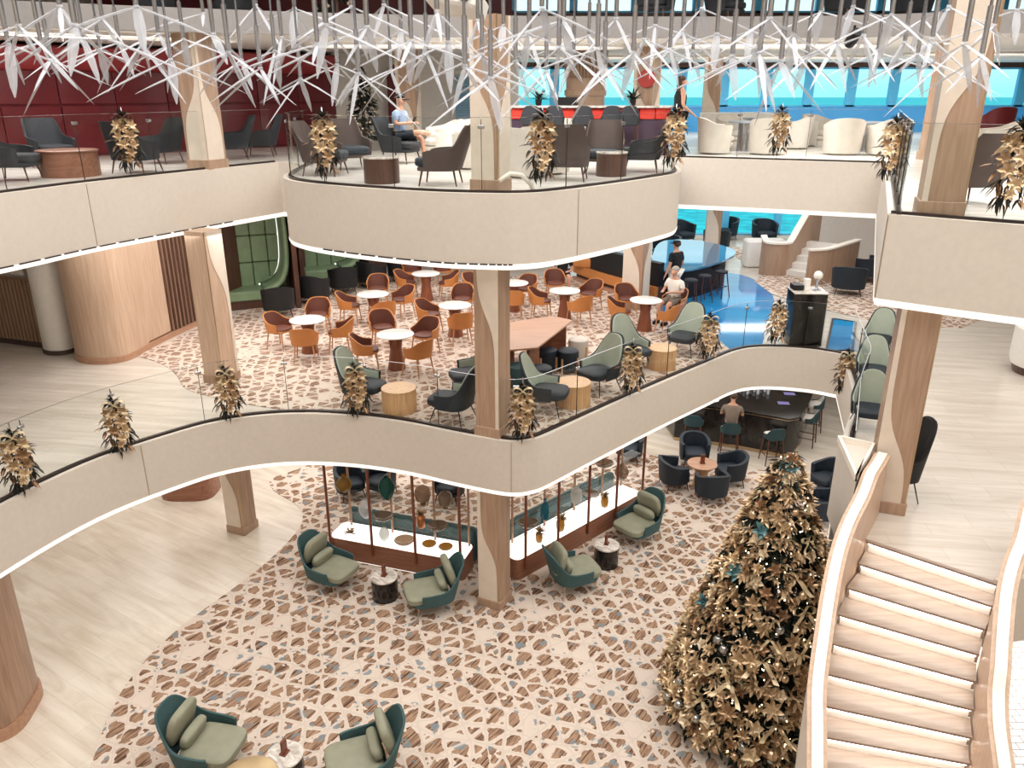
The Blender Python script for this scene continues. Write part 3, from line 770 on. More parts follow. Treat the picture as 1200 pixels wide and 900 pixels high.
def tub_chair(fab, leg, w=.72, d=.68, back=.76, arm=.62, seat=None, swivel=False):
    def f():
        t = thing('tub_chair', '', 'armchair')
        s = MB().bucket(w, d, .2 if not swivel else .04, arc_top(back, arm, .5, 8), 2.15, .08 if not swivel else .12, .075, .8, 28, 5, 0, .05)
        s.build('shell', M[fab], t)
        MB().blob((0, .05, .36), (w*.80, d*.86, .16), .5, .6).build('seat_cushion', M[seat or fab], t)
        MB().blob((0, .03, .24), (w*.9, d*.9, .12), .5, .7).build('base', M[fab], t)
        if swivel: MB().lathe([(w*.36,0),(w*.36,.05),(w*.42,.22)], 28).build('plinth', M[fab], t)
        else: legs4(t, w*.66, d*.62, .24, .02, M[leg], .05, 0, .012)
        return t
    return f
def pouf(fab):
    def f():
        t = thing('stool', '', 'stool')
        MB().lathe([(.20,.05),(.215,.08),(.22,.40),(.21,.45),(.17,.475),(.0,.48)], 28, caps=False).build('seat', M[fab], t)
        MB().lathe([(.0,.045),(.19,.045),(.2,.06)], 24, caps=False).build('base', M['legwood'], t)
        for k in range(4):
            a = PI/4 + k*PI/2; MB().box(.23*math.cos(a), .23*math.sin(a), .16, .03, .03, .32, a).build('leg', M['drumwood'], t)
        return t
    return f
def bar_stool():
    t = thing('bar_stool', '', 'bar stool')
    MB().blob((0, 0, .74), (.46, .45, .12), .5, .6).build('seat', M['whitefab'], t)
    MB().bucket(.50, .48, .70, arc_top(1.02, .80, .55, 9), 1.7, .05, .035, .75, 22, 5).build('backrest', M['tealdark'], t)
    MB().bucket(.43, .41, .74, arc_top(1.0, .79, .55, 9), 1.6, .05, .01, .75, 22, 5).build('back_lining', M['whitefab'], t)
    legs4(t, .36, .34, .70, .02, M['darkwalnut'], .05, 0, .014)
    MB().tube([(-.21,-.2,.24),(.21,-.2,.24),(.21,.2,.24),(-.21,.2,.24)], .012, 6, True).build('foot_rail', M['darkwalnut'], t)
    return t
M['darkwalnut'] = wood('dark_walnut_leg', srgb(70, 36, 26), srgb(96, 52, 36), 1.4)
def backless_stool():
    t = thing('bar_stool', '', 'bar stool')
    MB().lathe([(.15,.68),(.175,.70),(.175,.73),(.15,.75),(0,.755)], 24, caps=False).build('seat', M['charfab'], t)
    legs4(t, .2, .2, .70, .018, M['darkwalnut'], .09, 0, .013)
    MB().tube([(-.13,-.13,.3),(.13,-.13,.3),(.13,.13,.3),(-.13,.13,.3)], .009, 6, True).build('foot_rail', M['blackmetal'], t)
    return t
def deck_armchair(fab, seat):
    def f():
        t = thing('armchair', '', 'armchair')
        # angular shell: tall reclined back, lower arms
        s = MB().bucket(.72, .66, .24, lambda q: .92 if q < .36 else (.92-.32*(q-.36)/.2 if q < .56 else .60-.08*(q-.56)/.44), 2.0, .06, .035, .5, 30, 5, 0, .32)
        s.blob((0, .04, .26), (.66, .62, .08), .4, .4); s.build('shell', M[fab], t)
        MB().blob((0, .08, .36), (.6, .62, .16), .45, .45).build('seat_cushion', M[seat], t)
        legs4(t, .54, .5, .25, .018, M['darkwood'], .05, 0, .011)
        return t
    return f
def bar_chair():
    t = thing('bar_chair', '', 'bar stool')
    MB().blob((0, 0, .74), (.46, .45, .12), .5, .5).build('seat', M['charfab'], t)
    MB().bucket(.48, .46, .72, arc_top(1.12, .85, .5, 9), 1.5, .04, .035, .6, 20, 5).build('backrest', M['charfab'], t)
    legs4(t, .36, .34, .70, .018, M['darkwalnut'], .04, 0, .013)
    return t
def menu_holder():
    t = thing('menu_holder', '', 'menu holder')
    MB().box(0, 0, .012, .12, .09, .024).build('base', M['walnut'], t)
    MB().box(0, 0, .12, .10, .03, .20).box(.02, .03, .11, .085, .012, .18).build('block', M['walnut'], t)
    return t

def face(px, py, Z, zc, tx, ty, dmin=None):
    """chair spot from an image point at seat height, turned to look at (tx, ty)"""
    x, y = at(px, py, Z + zc); d = math.hypot(tx-x, ty-y)
    if dmin and d < dmin: x = tx + (x-tx)*dmin/d; y = ty + (y-ty)*dmin/d
    return x, y, Z, math.atan2(ty-y, tx-x) - PI/2
def spot(px, py, Z, zc, ang): 
    x, y = at(px, py, Z + zc); return x, y, Z, R(ang) - PI/2

# ---------- lower floor lounge chairs ----------
ZC = .012
A = lambda px, py, ang, lab: spot(px, py, ZC, .42, ang) + (lab,)
spread(lounge_chair, [
 A(387, 662, -28, 'teal and sage lounge chair at the left end of the left display cabinet'),
 A(506, 688, 198, 'teal and sage lounge chair facing left, just left of the central column base'),
 A(671, 665, 22, 'teal and sage lounge chair turned away, in front of the right display cabinet'),
 A(748, 610, 222, 'teal and sage lounge chair with lumbar cushion near the end of the right display cabinet'),
 A(241, 868, -12, 'teal and sage lounge chair at the picture bottom, beside the cream round table'),
 A(425, 884, 200, 'teal and sage lounge chair cut by the bottom picture edge, facing left')],
 'armchair', 'lounge chairs on the lowest floor')
for px, py, lab, ml in ((450, 675, 'black marble drum table with white top before the left display cabinet', 'small walnut menu holder on the marble table before the left display cabinet'),
                    (711, 638, 'black marble drum table with white top between two chairs at the right display cabinet', 'small walnut menu holder on the marble table by the right display cabinet'),
                    (333, 884, 'black marble drum table with white top at the bottom of the picture', 'small walnut menu holder on the marble table at the picture bottom')):
    x, y = at(px, py, ZC+.45)
    o = drum_table(.25, .45, 'blackmarble', 'whitemarble', 'marble_side_table', False)(); o.location = (x, y, ZC); tag(o, lab, 'side table', 'marble drum side tables')
    o = menu_holder(); o.location = (x+.0, y+.02, ZC+.45); o.rotation_euler = (0, 0, R(70)); tag(o, ml, 'menu holder', 'walnut menu holders')
x, y = at(291, 913, ZC+.5)
t = thing('round_table', 'cream round table with brass rim cut off by the bottom picture edge', 'table', (x, y, ZC))
MB().lathe([(.37,.485),(.375,.5),(.36,.503)], 40).build('tabletop', M['whitefab'], t)
MB().lathe([(.376,.48),(.385,.485),(.385,.502),(.376,.505)], 40).build('rim', M['brass'], t)
MB().lathe([(.2,0),(.18,.03),(.08,.2),(.12,.48)], 24).build('pedestal', M['drumwood'], t)

# four navy tub chairs round a timber table, lower floor
tx, ty = at(823, 543, ZC+.55)
t = thing('round_table', 'round timber table ringed by four navy tub chairs near the lower bar', 'table', (tx, ty, ZC))
MB().lathe([(.33,.52),(.35,.53),(.35,.55),(.33,.555)], 36).build('tabletop', M['tanwood'], t)
MB().lathe([(.2,0),(.19,.03),(.15,.3),(.22,.52)], 24).build('pedestal', M['drumwood'], t)
o = menu_holder(); o.location = (tx, ty, ZC+.555); tag(o, 'small walnut menu holder on the timber table ringed by navy chairs', 'menu holder', 'walnut menu holders')
spread(tub_chair('navy', 'darkwalnut'), [face(px, py, ZC, .4, tx, ty, .68) + (lab,) for px, py, lab in (
 (814, 527, 'navy tub chair behind the timber table near the lower bar'), (794, 552, 'navy tub chair left of the timber table near the lower bar'),
 (856, 548, 'navy tub chair right of the timber table near the lower bar'), (834, 567, 'navy tub chair in front of the timber table, its back to the viewer'))] + [
 spot(970, 558, ZC, .4, 200) + ('navy tub chair half hidden behind the top of the large tree',), spot(962, 592, ZC, .4, 160) + ('dark tub chair showing just right of the large tree',)],
 'armchair', 'navy tub chairs on the lowest floor')

# ---------- lower bar ----------
bt = [at(*p, 1.1) for p in [(790,472),(830,476),(868,481),(925,491),(936,489),(947,475),(955,455)]]
bt += [(bt[-1][0]+.1, bt[-1][1]+1.2), (bt[0][0]-.2, bt[-1][1]+1.4)]
t = thing('bar_counter', 'black marble bar counter at the back of the lowest floor', 'bar counter', (0, 0, 0))
cx = sum(p[0] for p in bt)/len(bt); cy = sum(p[1] for p in bt)/len(bt)
ins = lambda P, k: [(cx+(x-cx)*k, cy+(y-cy)*k) for x, y in P]
MB().prism(bt, 1.05, 1.1).build('worktop', M['blackmarble'], t)
MB().prism(ins(bt, .995), 1.03, 1.05).build('brass_edge', M['brass'], t)
MB().prism(ins(bt, .97), 0.1, 1.03).build('front_panel', M['blackmarble'], t)
MB().prism(ins(bt, .96), 0, .1).build('plinth', M['brass'], t)
spread(bar_stool, [
 spot(813, 494, 0, .75, 75) + ('white and teal bar stool at the left end of the lower bar',),
 spot(856, 503, 0, .75, 80) + ('white and teal bar stool under the seated man at the lower bar',),
 spot(907, 510, 0, .75, 95) + ('empty white and teal bar stool at the lower bar, right of the seated man',),
 spot(948, 490, 0, .75, 150) + ('white and teal bar stool at the right corner of the lower bar',),
 spot(955, 474, 0, .75, 165) + ('white and teal bar stool farthest back at the right side of the lower bar',)], 'bar stool', 'bar stools at the lower bar')
for px, py, lab in ((918, 473, 'tablet lying with lit screen on the lower bar, nearer one'), (925, 462, 'tablet lying with lit screen on the lower bar, farther one')):
    x, y = at(px, py, 1.1)
    t = thing('tablet', lab, 'tablet', (x, y, 1.1), R(-8), 'tablets on the lower bar')
    MB().rbox(0, 0, .008, .34, .26, .014, .012).build('case', M['blackmetal'], t)
    MB().box(0, 0, .0165, .29, .20, .002).build('screen', emis('tablet_screen', srgb(150, 140, 190), .8) if 'scr' not in M else M['scr'], t)
gp = MB
def tumbler():
    o = MB().lathe([(.03,0),(.035,.005),(.042,.12),(.038,.12),(.032,.01),(0,.01)], 14, caps=False).build('glass_tumbler', M['crystal']); return o
root = [(868+4*i, 456 + (i % 3)*3) for i in range(9)]
g0 = tumbler()
for i, (px, py) in enumerate(root):
    o = g0 if i == 0 else g0.copy()
    if i: col.objects.link(o)
    x, y = at(px, py, 1.1); o.location = (x, y, 1.1); tag(o, 'clear tumbler in the cluster of glasses on the lower bar', 'glass', 'tumblers on the lower bar')
x, y = at(836, 470, 1.1)
o = MB().lathe([(.0,.012),(.1,.014),(.14,.03),(.145,.028),(.1,.0),(0,0)], 24, caps=False).build('plate', M['white']); o.location = (x, y, 1.1); tag(o, 'white plate on the lower bar left of the seated man', 'plate')

# ---------- lit display cabinets ----------
def wing(P0, P1, side, posts, label):
    x0, y0 = P0; x1, y1 = P1; L = math.dist(P0, P1); an = math.atan2(y1-y0, x1-x0)
    t = thing('display_cabinet', label, 'display cabinet', (x0, y0, 0), an)
    D = .62; H = .55
    def rr(z0, z1, o_, name, mat, r=.12):
        pl = []
        for (qx, qy, a0) in ((L-o_-r, D-o_-r, 0), (o_+r, D-o_-r, 90), (o_+r, o_+r, 180), (L-o_-r, o_+r, 270)):
            for k in range(6): pl.append((qx + r*math.cos(R(a0+k*18)), qy + r*math.sin(R(a0+k*18))))
        MB().prism(pl, z0, z1).build(name, mat, t)
    rr(.08, H-.03, 0, 'base', M['redwood']); rr(0, .08, .07, 'plinth_glow', M['glowsoft'])
    rr(H-.03, H+.0, .015, 'light_box', M['glowwhite'])
    for k in range(posts):
        x = .05 + (L-.1)*k/(posts-1) if side == 0 else .2 + (L-.22)*k/(posts-1)
        MB().cyl(x, -.025, .3, 2.42, .028, None, 12).build('front_post', M['walnut'], t)
        xb = min(x+.18, L-.08); MB().cyl(xb, D-.1, H, 2.42, .024, None, 12).build('rear_post', M['tanwood'], t)
    for z in (1.0, 1.5, ):
        MB().box(L/2, .17, z, L-.1, .26, .012).build('glass_shelf', M['glass'], t)
        for yy in (.05, .29): MB().tube([(.03, yy, z-.012), (L-.03, yy, z-.012)], .006, 6).build('shelf_rail', M['steel'], t)
    MB().box(L/2, D-.06, .8, L-.2, .012, .5).build('rear_glass', M['glass'], t)
    return t, an, L
WL = wing(at(385, 628, .55), at(543, 657, .55), 0, 4, 'left lit timber display cabinet with walnut posts and glass shelves')
WR = wing(at(606, 657, .55), at(752, 577, .55), 1, 5, 'right lit timber display cabinet with walnut posts and glass shelves')
# in its frame, y grows away from the viewer for both wings
VM = {'teal': glass('teal_glass', srgb(40, 110, 100), 1.5, .08, .5, srgb(30, 96, 88)), 'gold': glass('amber_glass', srgb(200, 160, 90), 1.5, .1, .55, srgb(160, 124, 62)),
      'clear': M['crystal'], 'smoke': glass('smoke_glass', srgb(190, 170, 150), 1.5, .08, .35, srgb(160, 140, 124)), 'copper': plain('copper', srgb(196, 130, 90), .3, .8), 'bluev': glass('blue_glass', srgb(60, 140, 160), 1.5, .08, .5, srgb(50, 130, 150)), 'whitev': glass('white_glass', srgb(230, 232, 230), 1.5, .1, .55, srgb(225, 225, 220))}
PR = {'flask': [(0,0),(.05,0),(.11,.05),(.15,.14),(.15,.2),(.11,.28),(.045,.32),(.035,.37),(.045,.38)],
      'egg': [(0,0),(.05,0),(.11,.08),(.15,.2),(.15,.27),(.11,.37),(.05,.44),(.03,.45)],
      'jug': [(0,0),(.08,0),(.1,.02),(.12,.16),(.11,.28),(.05,.33),(.06,.36)],
      'bowl': [(0,.0),(.06,.0),(.08,.02),(.17,.07),(.2,.11),(.19,.11),(.15,.075),(0,.04)],
      'plate': [(0,.0),(.08,.0),(.17,.025),(.175,.03),(.08,.015),(0,.012)],
      'bottle': [(0,0),(.06,0),(.085,.05),(.09,.2),(.07,.3),(.03,.36),(.03,.42),(.04,.43)],
      'disc': [(0,0),(.05,0),(.06,.02),(.03,.04),(.14,.12),(.17,.24),(.14,.36),(.05,.42),(.04,.43)]}
def vase(W, u, z, prof, mat, name, label, y=.17, s=1.0):
    root, an, L = W; x0, y0 = root.location[0], root.location[1]
    X = x0 + u*L*math.cos(an) - y*math.sin(an); Y = y0 + u*L*math.sin(an) + y*math.cos(an)
    o = MB().lathe([(r*s, h*s) for r, h in PR[prof]], 28, caps=False).build(name, VM[mat] if mat in VM else M[mat]); o.location = (X, Y, z)
    tag(o, label, {'plate': 'plate', 'bowl': 'bowl'}.get(prof, 'vase')); return o
S0, S1, S2 = .551, 1.007, 1.507
vase(WL, .12, S2, 'flask', 'gold', 'glass_vase', 'amber glass flask vase on top shelf of the left cabinet')
vase(WL, .27, S1, 'egg', 'clear', 'glass_vase', 'frosted clear vase left of the centre in the left cabinet', s=.9)
vase(WL, .44, S2, 'egg', 'teal', 'glass_vase', 'dark teal egg-shaped vase on top shelf of the left cabinet', s=1.05)
vase(WL, .40, S1, 'bowl', 'smoke', 'glass_bowl', 'smoky bowl on the middle shelf of the left cabinet')
vase(WL, .70, S2, 'disc', 'smoke', 'glass_vase', 'round ribbed clear vase on the top shelf, beside its twin nearer the column', s=.95)
vase(WL, .86, S2, 'disc', 'smoke', 'glass_vase', 'slim ribbed clear vase nearest the column in the left cabinet', s=.85)
vase(WL, .40, S0, 'egg', 'whitev', 'glass_vase', 'short white glass vase standing on the left light box', s=.7)
vase(WL, .55, S0, 'bowl', 'smoke', 'glass_bowl', 'smoky glass bowl lit from below on the left light box')
vase(WL, .68, S1, 'jug', 'copper', 'copper_vase', 'copper holder with dried leaves in the left cabinet', s=.8)
vase(WL, .80, S1, 'bowl', 'smoke', 'glass_bowl', 'smoky bowl on the middle shelf near the column')
vase(WL, .72, S0, 'bowl', 'gold', 'glass_bowl', 'golden bowl at the right end of the left light box, left one', .25, .7)
vase(WL, .84, S0, 'bowl', 'gold', 'glass_bowl', 'golden bowl at the right end of the left light box, right one', .25, .7)
vase(WR, .12, S1, 'bowl', 'smoke', 'glass_bowl', 'smoky brown bowl just right of the column in the right cabinet')
vase(WR, .24, S1-.0, 'bottle', 'bluev', 'glass_vase', 'blue glass bottle vase in the right cabinet')
vase(WR, .2, S0, 'jug', 'gold', 'glass_vase', 'amber pot with dried leaves on the right light box, near the column', s=.6)
vase(WR, .36, S0, 'jug', 'gold', 'glass_vase', 'golden pot with dried leaves on the middle of the right light box', s=.75)
vase(WR, .48, S1, 'jug', 'whitev', 'glass_vase', 'white glass jug on the middle shelf of the right cabinet')
vase(WR, .60, S1, 'plate', 'smoke', 'glass_plate', 'flat smoky plate on the middle shelf of the right cabinet')
vase(WR, .70, S2, 'bowl', 'smoke', 'glass_bowl', 'wide smoky bowl on the upper shelf of the right cabinet')
vase(WR, .72, S0, 'jug', 'gold', 'glass_vase', 'golden pot with dried leaves toward the far end of the right light box', s=.7)
vase(WR, .86, S1, 'flask', 'smoke', 'glass_vase', 'smoky pleated flask at the far end of the right cabinet')
def sprig(W, u, z, y, label, n=26, L=.2):
    root, an, LL = W; m = MB(); rnd = random.Random(int(u*1000))
    for i in range(n):
        a = rnd.uniform(0, 2*PI); e = rnd.uniform(.1, 1.3); m.leaf((0, 0, 0), (math.cos(a)*math.cos(e), math.sin(a)*math.cos(e), math.sin(e)), L*rnd.uniform(.6, 1), .035)
    o = m.build('dried_leaf_sprig', M['gold']); x0, y0 = root.location[0], root.location[1]
    o.location = (x0 + u*LL*math.cos(an) - y*math.sin(an), y0 + u*LL*math.sin(an) + y*math.cos(an), z); tag(o, label, 'dried leaves')
sprig(WL, .13, S0+.01, .2, 'spiky dried leaf sprig at the left end of the left light box')
sprig(WL, .68, S1+.27, .17, 'dried leaf sprig in the copper holder')
sprig(WR, .2, S0+.2, .17, 'dried leaf sprig in the amber pot near the column')
sprig(WR, .36, S0+.25, .17, 'golden dried leaf sprig in the middle of the right light box')
sprig(WR, .72, S0+.23, .17, 'golden dried leaf sprig at the far part of the right light box')
# teal banquettes behind each cabinet
for W, lab in ((WL, 'teal banquette behind the left display cabinet'), (WR, 'teal banquette behind the right display cabinet')):
    root, an, L = W; t = thing('banquette', lab, 'bench', (root.location[0], root.location[1], ZC), an)
    MB().rbox(L/2, .80, .40, L-.1, .16, .76, .06).build('backrest', M['teal'], t); MB().rbox(L/2, 1.1, .3, L-.1, .5, .28, .06).build('seat', M['teal'], t)
    MB().box(L/2, 1.05, .08, L-.2, .5, .16).build('plinth', M['darkwood'], t)
# two dark chairs and a table glimpsed behind the right cabinet
spread(tub_chair('navy', 'darkwalnut', .66, .62), [spot(738, 522, ZC, .4, 250) + ('navy tub chair seen under the balcony beyond the right cabinet',), spot(410, 563, ZC, .4, 300) + ('navy tub chair seen through the left cabinet, left one',), spot(446, 560, ZC, .4, 240) + ('navy tub chair seen through the left cabinet, right one',), spot(527, 567, ZC, .4, 250) + ('navy tub chair seen through the left cabinet next to the column',)], 'armchair', 'tub chairs behind the display cabinets')

# ---------- middle floor cafe ----------
Z1 = L1 + .01
TB = {'a': (463, 391), 'b': (360, 374), 'c': (437, 344), 'd': (533, 357), 'e': (499, 320), 'f': (662, 340), 'g': (757, 351), 'h': (602, 331)}
where = {'a': 'cafe table nearest the tall navy armchair', 'b': 'leftmost cafe table', 'c': 'cafe table in front of the black tub chairs', 'd': 'cafe table just left of the central column',
 'e': 'cafe table tucked beneath the round balcony', 'f': 'cafe table behind the hexagonal table', 'g': 'cafe table of the seated man in white', 'h': 'cafe table half hidden by the central column'}
tp = {k: at(*v, Z1+.755) for k, v in TB.items()}
spread(cafe_table, [(tp[k][0], tp[k][1], Z1, 0, 'round white-topped ' + where[k]) for k in TB], 'table', 'round cafe tables on the middle floor')
CH = {'a': [(438,408,'left'),(448,382,'rear left'),(498,391,'right'),(482,411,'front')], 'b': [(328,384,'left'),(373,367,'rear'),(357,398,'front'),(398,388,'right')],
 'c': [(415,357,'left'),(443,337,'rear'),(471,350,'right'),(449,365,'front')], 'd': [(503,367,'left'),(542,349,'rear'),(538,377,'front')],
 'e': [(483,316,'rear left'),(519,315,'rear right'),(487,331,'front left'),(518,331,'front right')], 'f': [(650,331,'rear'),(643,352,'left'),(676,358,'front'),(692,343,'right')],
 'g': [(734,349,'rear left'),(740,364,'front left'),(776,368,'front right'),(790,354,'right')], 'h': [(616,337,'right'),(556,334,'left'),(601,352,'front')]}
pl = []
for k, lst in CH.items():
    for px, py, w in lst:
        pl.append(face(px, py, Z1, .47, tp[k][0], tp[k][1], .60) + ('tan leather cafe chair, %s of the %s' % (w, where[k]),))
man_seat = [p for p in pl if 'right of the cafe table of the seated' in p[4] and 'front' not in p[4]][0]
spread(cafe_chair, pl, 'chair', 'tan cafe chairs on the middle floor')
hs = lambda px, py, ang, lab: spot(px, py, Z1, .42, ang) + (lab,)
spread(lambda: high_chair_('pale', 'navy', 'navy'), [
 hs(425, 449, -22, 'tall navy wing armchair with pale sage inner back, left of the timber drum table'),
 hs(530, 466, 158, 'navy wing armchair seen from behind just left of the central column'),
 hs(640, 456, -15, 'navy wing armchair just right of the central column behind the glass'),
 hs(702, 433, 222, 'pale-backed wing armchair facing the drum table right of the column'),
 hs(740, 408, -60, 'dark wing armchair turned away beside the pale-backed one'),
 hs(803, 392, 235, 'pale-backed wing armchair at the right end of the row along the balustrade'),
 hs(1024, 428, 250, 'pale-backed wing armchair behind the stair column, farther one') + (.88,),
 hs(1021, 474, 250, 'pale-backed wing armchair behind the stair column, nearer one') + (.88,),
 hs(1031, 392, 240, 'pale-backed wing armchair behind the stair column, farthest and mostly hidden') + (.88,),
 hs(552, 436, 200, 'pale wing armchair peeping out left of the central column')], 'armchair', 'wing armchairs on the middle floor')
o = high_chair_('black', 'black', 'black'); o.location = at(1047, 549, Z1+.42) + (L1+.002,); o.rotation_euler = (0, 0, R(185)-PI/2); o.scale = (.9, .9, 1.12); tag(o, 'black high-backed chair standing right of the stair column', 'armchair')
for px, py, r, lab in ((467, 454, .31, 'timber drum side table right of the tall navy armchair'), (672, 447, .32, 'timber drum side table behind the glass, right of the column'), (776, 407, .3, 'timber drum side table at the right, seen through glass')):
    o = drum_table(r, .44, 'drumwood', 'drumwood')(); o.location = at(px, py, Z1+.44) + (Z1,); tag(o, lab, 'side table', 'timber drum tables on the middle floor')
# hexagonal communal table
hx = [at(*p, Z1+.76) for p in [(570,381),(648,370),(671,375),(630,407),(585,411),(562,400)]]
hc = (sum(p[0] for p in hx)/6, sum(p[1] for p in hx)/6)
t = thing('communal_table', 'large angular timber communal table behind the central column', 'table', (hc[0], hc[1], Z1))
lp = [(p[0]-hc[0], p[1]-hc[1]) for p in hx]
MB().prism(lp, .72, .76).build('tabletop', M['tanwood'], t, bev=.008)
for k in (0, 1, 2, 3, 4):
    x, y = lp[k]; MB().box(x*.72, y*.72, .36, .07, .32, .72, math.atan2(y, x)+.6).build('leg', M['redwood'], t)
MB().box(0, 0, .1, 1.2, .3, .08).build('stretcher', M['redwood'], t)
st = lambda px, py, lab: spot(px, py, Z1, .46, 10) + (lab,)
spread(pouf('navy'), [st(666, 410, 'navy cylindrical stool nearest the corner of the angular timber table'), st(634, 430, 'navy cylindrical stool in front of the angular timber table'), st(641, 409, 'navy cylindrical stool tucked under the angular timber table')], 'stool', 'navy cylindrical stools')
o = pouf('whitefab')(); o.location = at(678, 397, Z1+.46) + (Z1,); tag(o, 'white cylindrical stool right of the navy stools', 'stool')
o = pouf('teal')(); o.location = at(607, 428, Z1+.46) + (Z1,); tag(o, 'teal cylindrical stool showing at the right edge of the central column', 'stool')
# black tub chairs at the green booths
spread(tub_chair('black', 'darkwalnut', .78, .72, .82, .66), [spot(326, 352, Z1, .4, 110) + ('black tub chair before the first green booth',), spot(368, 338, Z1, .4, 75) + ('black tub chair between the two green booths',),
 spot(402, 327, Z1, .4, 110) + ('black tub chair before the second green booth',), spot(436, 321, Z1, .4, 60) + ('black tub chair under the balcony, right of the second green booth',), spot(470, 314, Z1, .4, 90) + ('black tub chair deepest under the round balcony',)], 'armchair', 'black tub chairs by the green booths')
M['tuft'] = fabric('green_tufted_velvet', srgb(126, 150, 116), .4, .12)
def booth(x, y, rz, label):
    t = thing('booth', label, 'booth seat', (x, y, L1), rz)
    # timber housing
    h = MB().box(0, .62, 1.45, 2.1, .1, 2.9).box(-1.0, 0, 1.45, .12, 1.3, 2.9).box(1.0, 0, 1.45, .12, 1.3, 2.9).box(0, 0, 2.93, 2.12, 1.3, .1)
    h.build('housing', M['darkwood'], t)
    for k in range(4):
        for j in range(3): MB().rbox(-.62+.42*k, .5, .75+.72*j, .41, .1, .70, .035).build('tufted_panel', M['tuft'], t)
    # curved hood sweeping down the right side and out into the seat
    prof = [(.80,2.75),(.84,2.2),(.84,1.6),(.80,1.1),(.66,.76),(.44,.58),(.2,.5)]
    vs = []; fs = []; ys = (.45, .15, -.15, -.45)
    sp_ = spline(prof, 4)
    for (u, z) in sp_:
        for yy in ys: vs.append((u-.06*(yy+.45), yy, z))
    n = len(ys)
    for i in range(len(sp_)-1):
        for j in range(n-1): fs.append((i*n+j, i*n+j+1, (i+1)*n+j+1, (i+1)*n+j))
    o = MB().add(vs, fs).build('curved_hood', M['tuft'], t); s = o.modifiers.new('s', 'SOLIDIFY'); s.thickness = .1; s.offset = 0
    MB().rbox(-.1, .1, .36, 1.6, .8, .26, .06).build('seat', M['tuft'], t); MB().box(-.1, .12, .12, 1.5, .7, .24).build('plinth', M['darkwood'], t)
    MB().tube([(u-.09, .46, z) for u, z in sp_], .03, 6).build('led_line', M['glowwhite'], t)
booth(-6.85, 20.6, R(22), 'first green tufted booth with lit edge in dark timber housing')
booth(-5.35, 23.3, R(22), 'second green tufted booth, partly under the round balcony edge')

# ---------- middle floor bar and bench ----------
t = thing('sofa_bench', 'long black bench with amber band between the cafe tables and the bar', 'bench', (0, 0, L1))
bp = spline([at(*p, L1+.48) for p in [(672,309),(700,319),(740,330),(768,337)]], 4)
MB().strip(bp, .22, .48, 0, .12).build('front_band', M['tan'], t); MB().strip(bp, .48, 1.12, .1, .3).build('backrest', M['black'], t)
MB().strip(bp, .1, .48, .12, .3).build('base', M['darkwood'], t); MB().strip(bp, 0, .1, -.02, .3).build('plinth', M['tanwood'], t)
MB().blob((bp[2][0], bp[2][1]+.02, .62), (.9, .16, .3), .5, .5, M=Matrix.Rotation(-.5, 4, 'Z')).build('bolster', M['tan'], t)
bo = [at(*p, L1+.92) for p in [(764,315),(795,317),(822,313),(848,305),(862,297),(855,290),(820,282),(785,281),(770,287),(764,303)]]
bo = spline(bo + [bo[0]], 3)[:-1]
cx = sum(p[0] for p in bo)/len(bo); cy = sum(p[1] for p in bo)/len(bo)
t = thing('bar_counter', 'glossy oval bar top reflecting the blue sea windows on the middle floor', 'bar counter', (0, 0, L1))
M['bar_reflection'] = plain('bar_top_window_reflection', srgb(56, 140, 186), .05, .3, .8)  # blue base colour paints the window reflection onto the dark top
MB().prism(bo, .87, .92).build('worktop', M['bar_reflection'], t)
MB().prism([(cx+(x-cx)*.8, cy+(y-cy)*.8) for x, y in bo], 0, .87).build('front_panel', M['black'], t)
spread(backless_stool, [spot(px, py, L1+.006, .75, 20*i) + (lab,) for i, (px, py, lab) in enumerate(((810,327,'backless bar stool nearest the man in white'), (826,322,'second backless bar stool from the left at the oval bar'), (846,317,'rightmost backless bar stool at the oval bar'), (837,311,'backless bar stool tucked closest to the oval bar')))], 'bar stool', 'backless stools at the oval bar')
spread(tub_chair('navyblue', 'darkwalnut', .8, .75, .8, .68) if False else tub_chair('navy', 'darkwalnut', .9, .85, .85, .7), [
 spot(840, 281, L1, .42, 60) + ('large navy tub chair at the sea windows, right of the distant column',), spot(850, 268, L1, .42, 230) + ('navy tub chair closest to the sea window glass, right of the distant column',),
 spot(800, 272, L1, .42, 300) + ('navy tub chair at the sea windows, left of the distant column',), spot(896, 271, L1, .42, 270) + ('lone navy tub chair against the sea window left of the small stair',),
 spot(995, 327, Z1, .42, 70) + ('navy tub chair right of the small staircase, nearer one',), spot(1020, 313, Z1, .42, 130) + ('navy tub chair right of the small staircase, half hidden by the balcony',),
 spot(780, 292, L1, .42, 200) + ('dark tub chair behind the man in black',)], 'armchair', 'navy tub chairs of the middle floor')
# black marble plinth with objects
x0, y0 = 6.32, 16.95
t = thing('marble_counter', 'tall black marble service plinth at the balcony corner', 'counter', (6.66, 17.3, L1), R(-3))
MB().rbox(0, 0, .62, .72, .62, 1.2, .01).build('body', M['blackmarble'], t); MB().rbox(0, 0, 1.235, .75, .66, .03, .01).build('worktop', M['whitemarble'], t)
MB().box(.385, 0, .7, .012, .66, 1.4).build('side_glass', M['glass'], t)
o = MB().rbox(0, 0, .13, .13, .13, .26, .02).build('napkin_box', M['white']); o.location = (6.62, 17.3, L1+1.25); tag(o, 'small white box on the black marble plinth', 'box')
t = thing('table_lamp', 'small round chrome and white lamp on the black marble plinth', 'lamp', (6.85, 17.3, L1+1.25))
MB().lathe([(.09,0),(.09,.02),(.03,.05),(.03,.2),(.06,.24)], 20).build('base', M['steel'], t); MB().blob((0, 0, .33), (.2, .2, .2)).build('lamp_shade', M['white'], t)
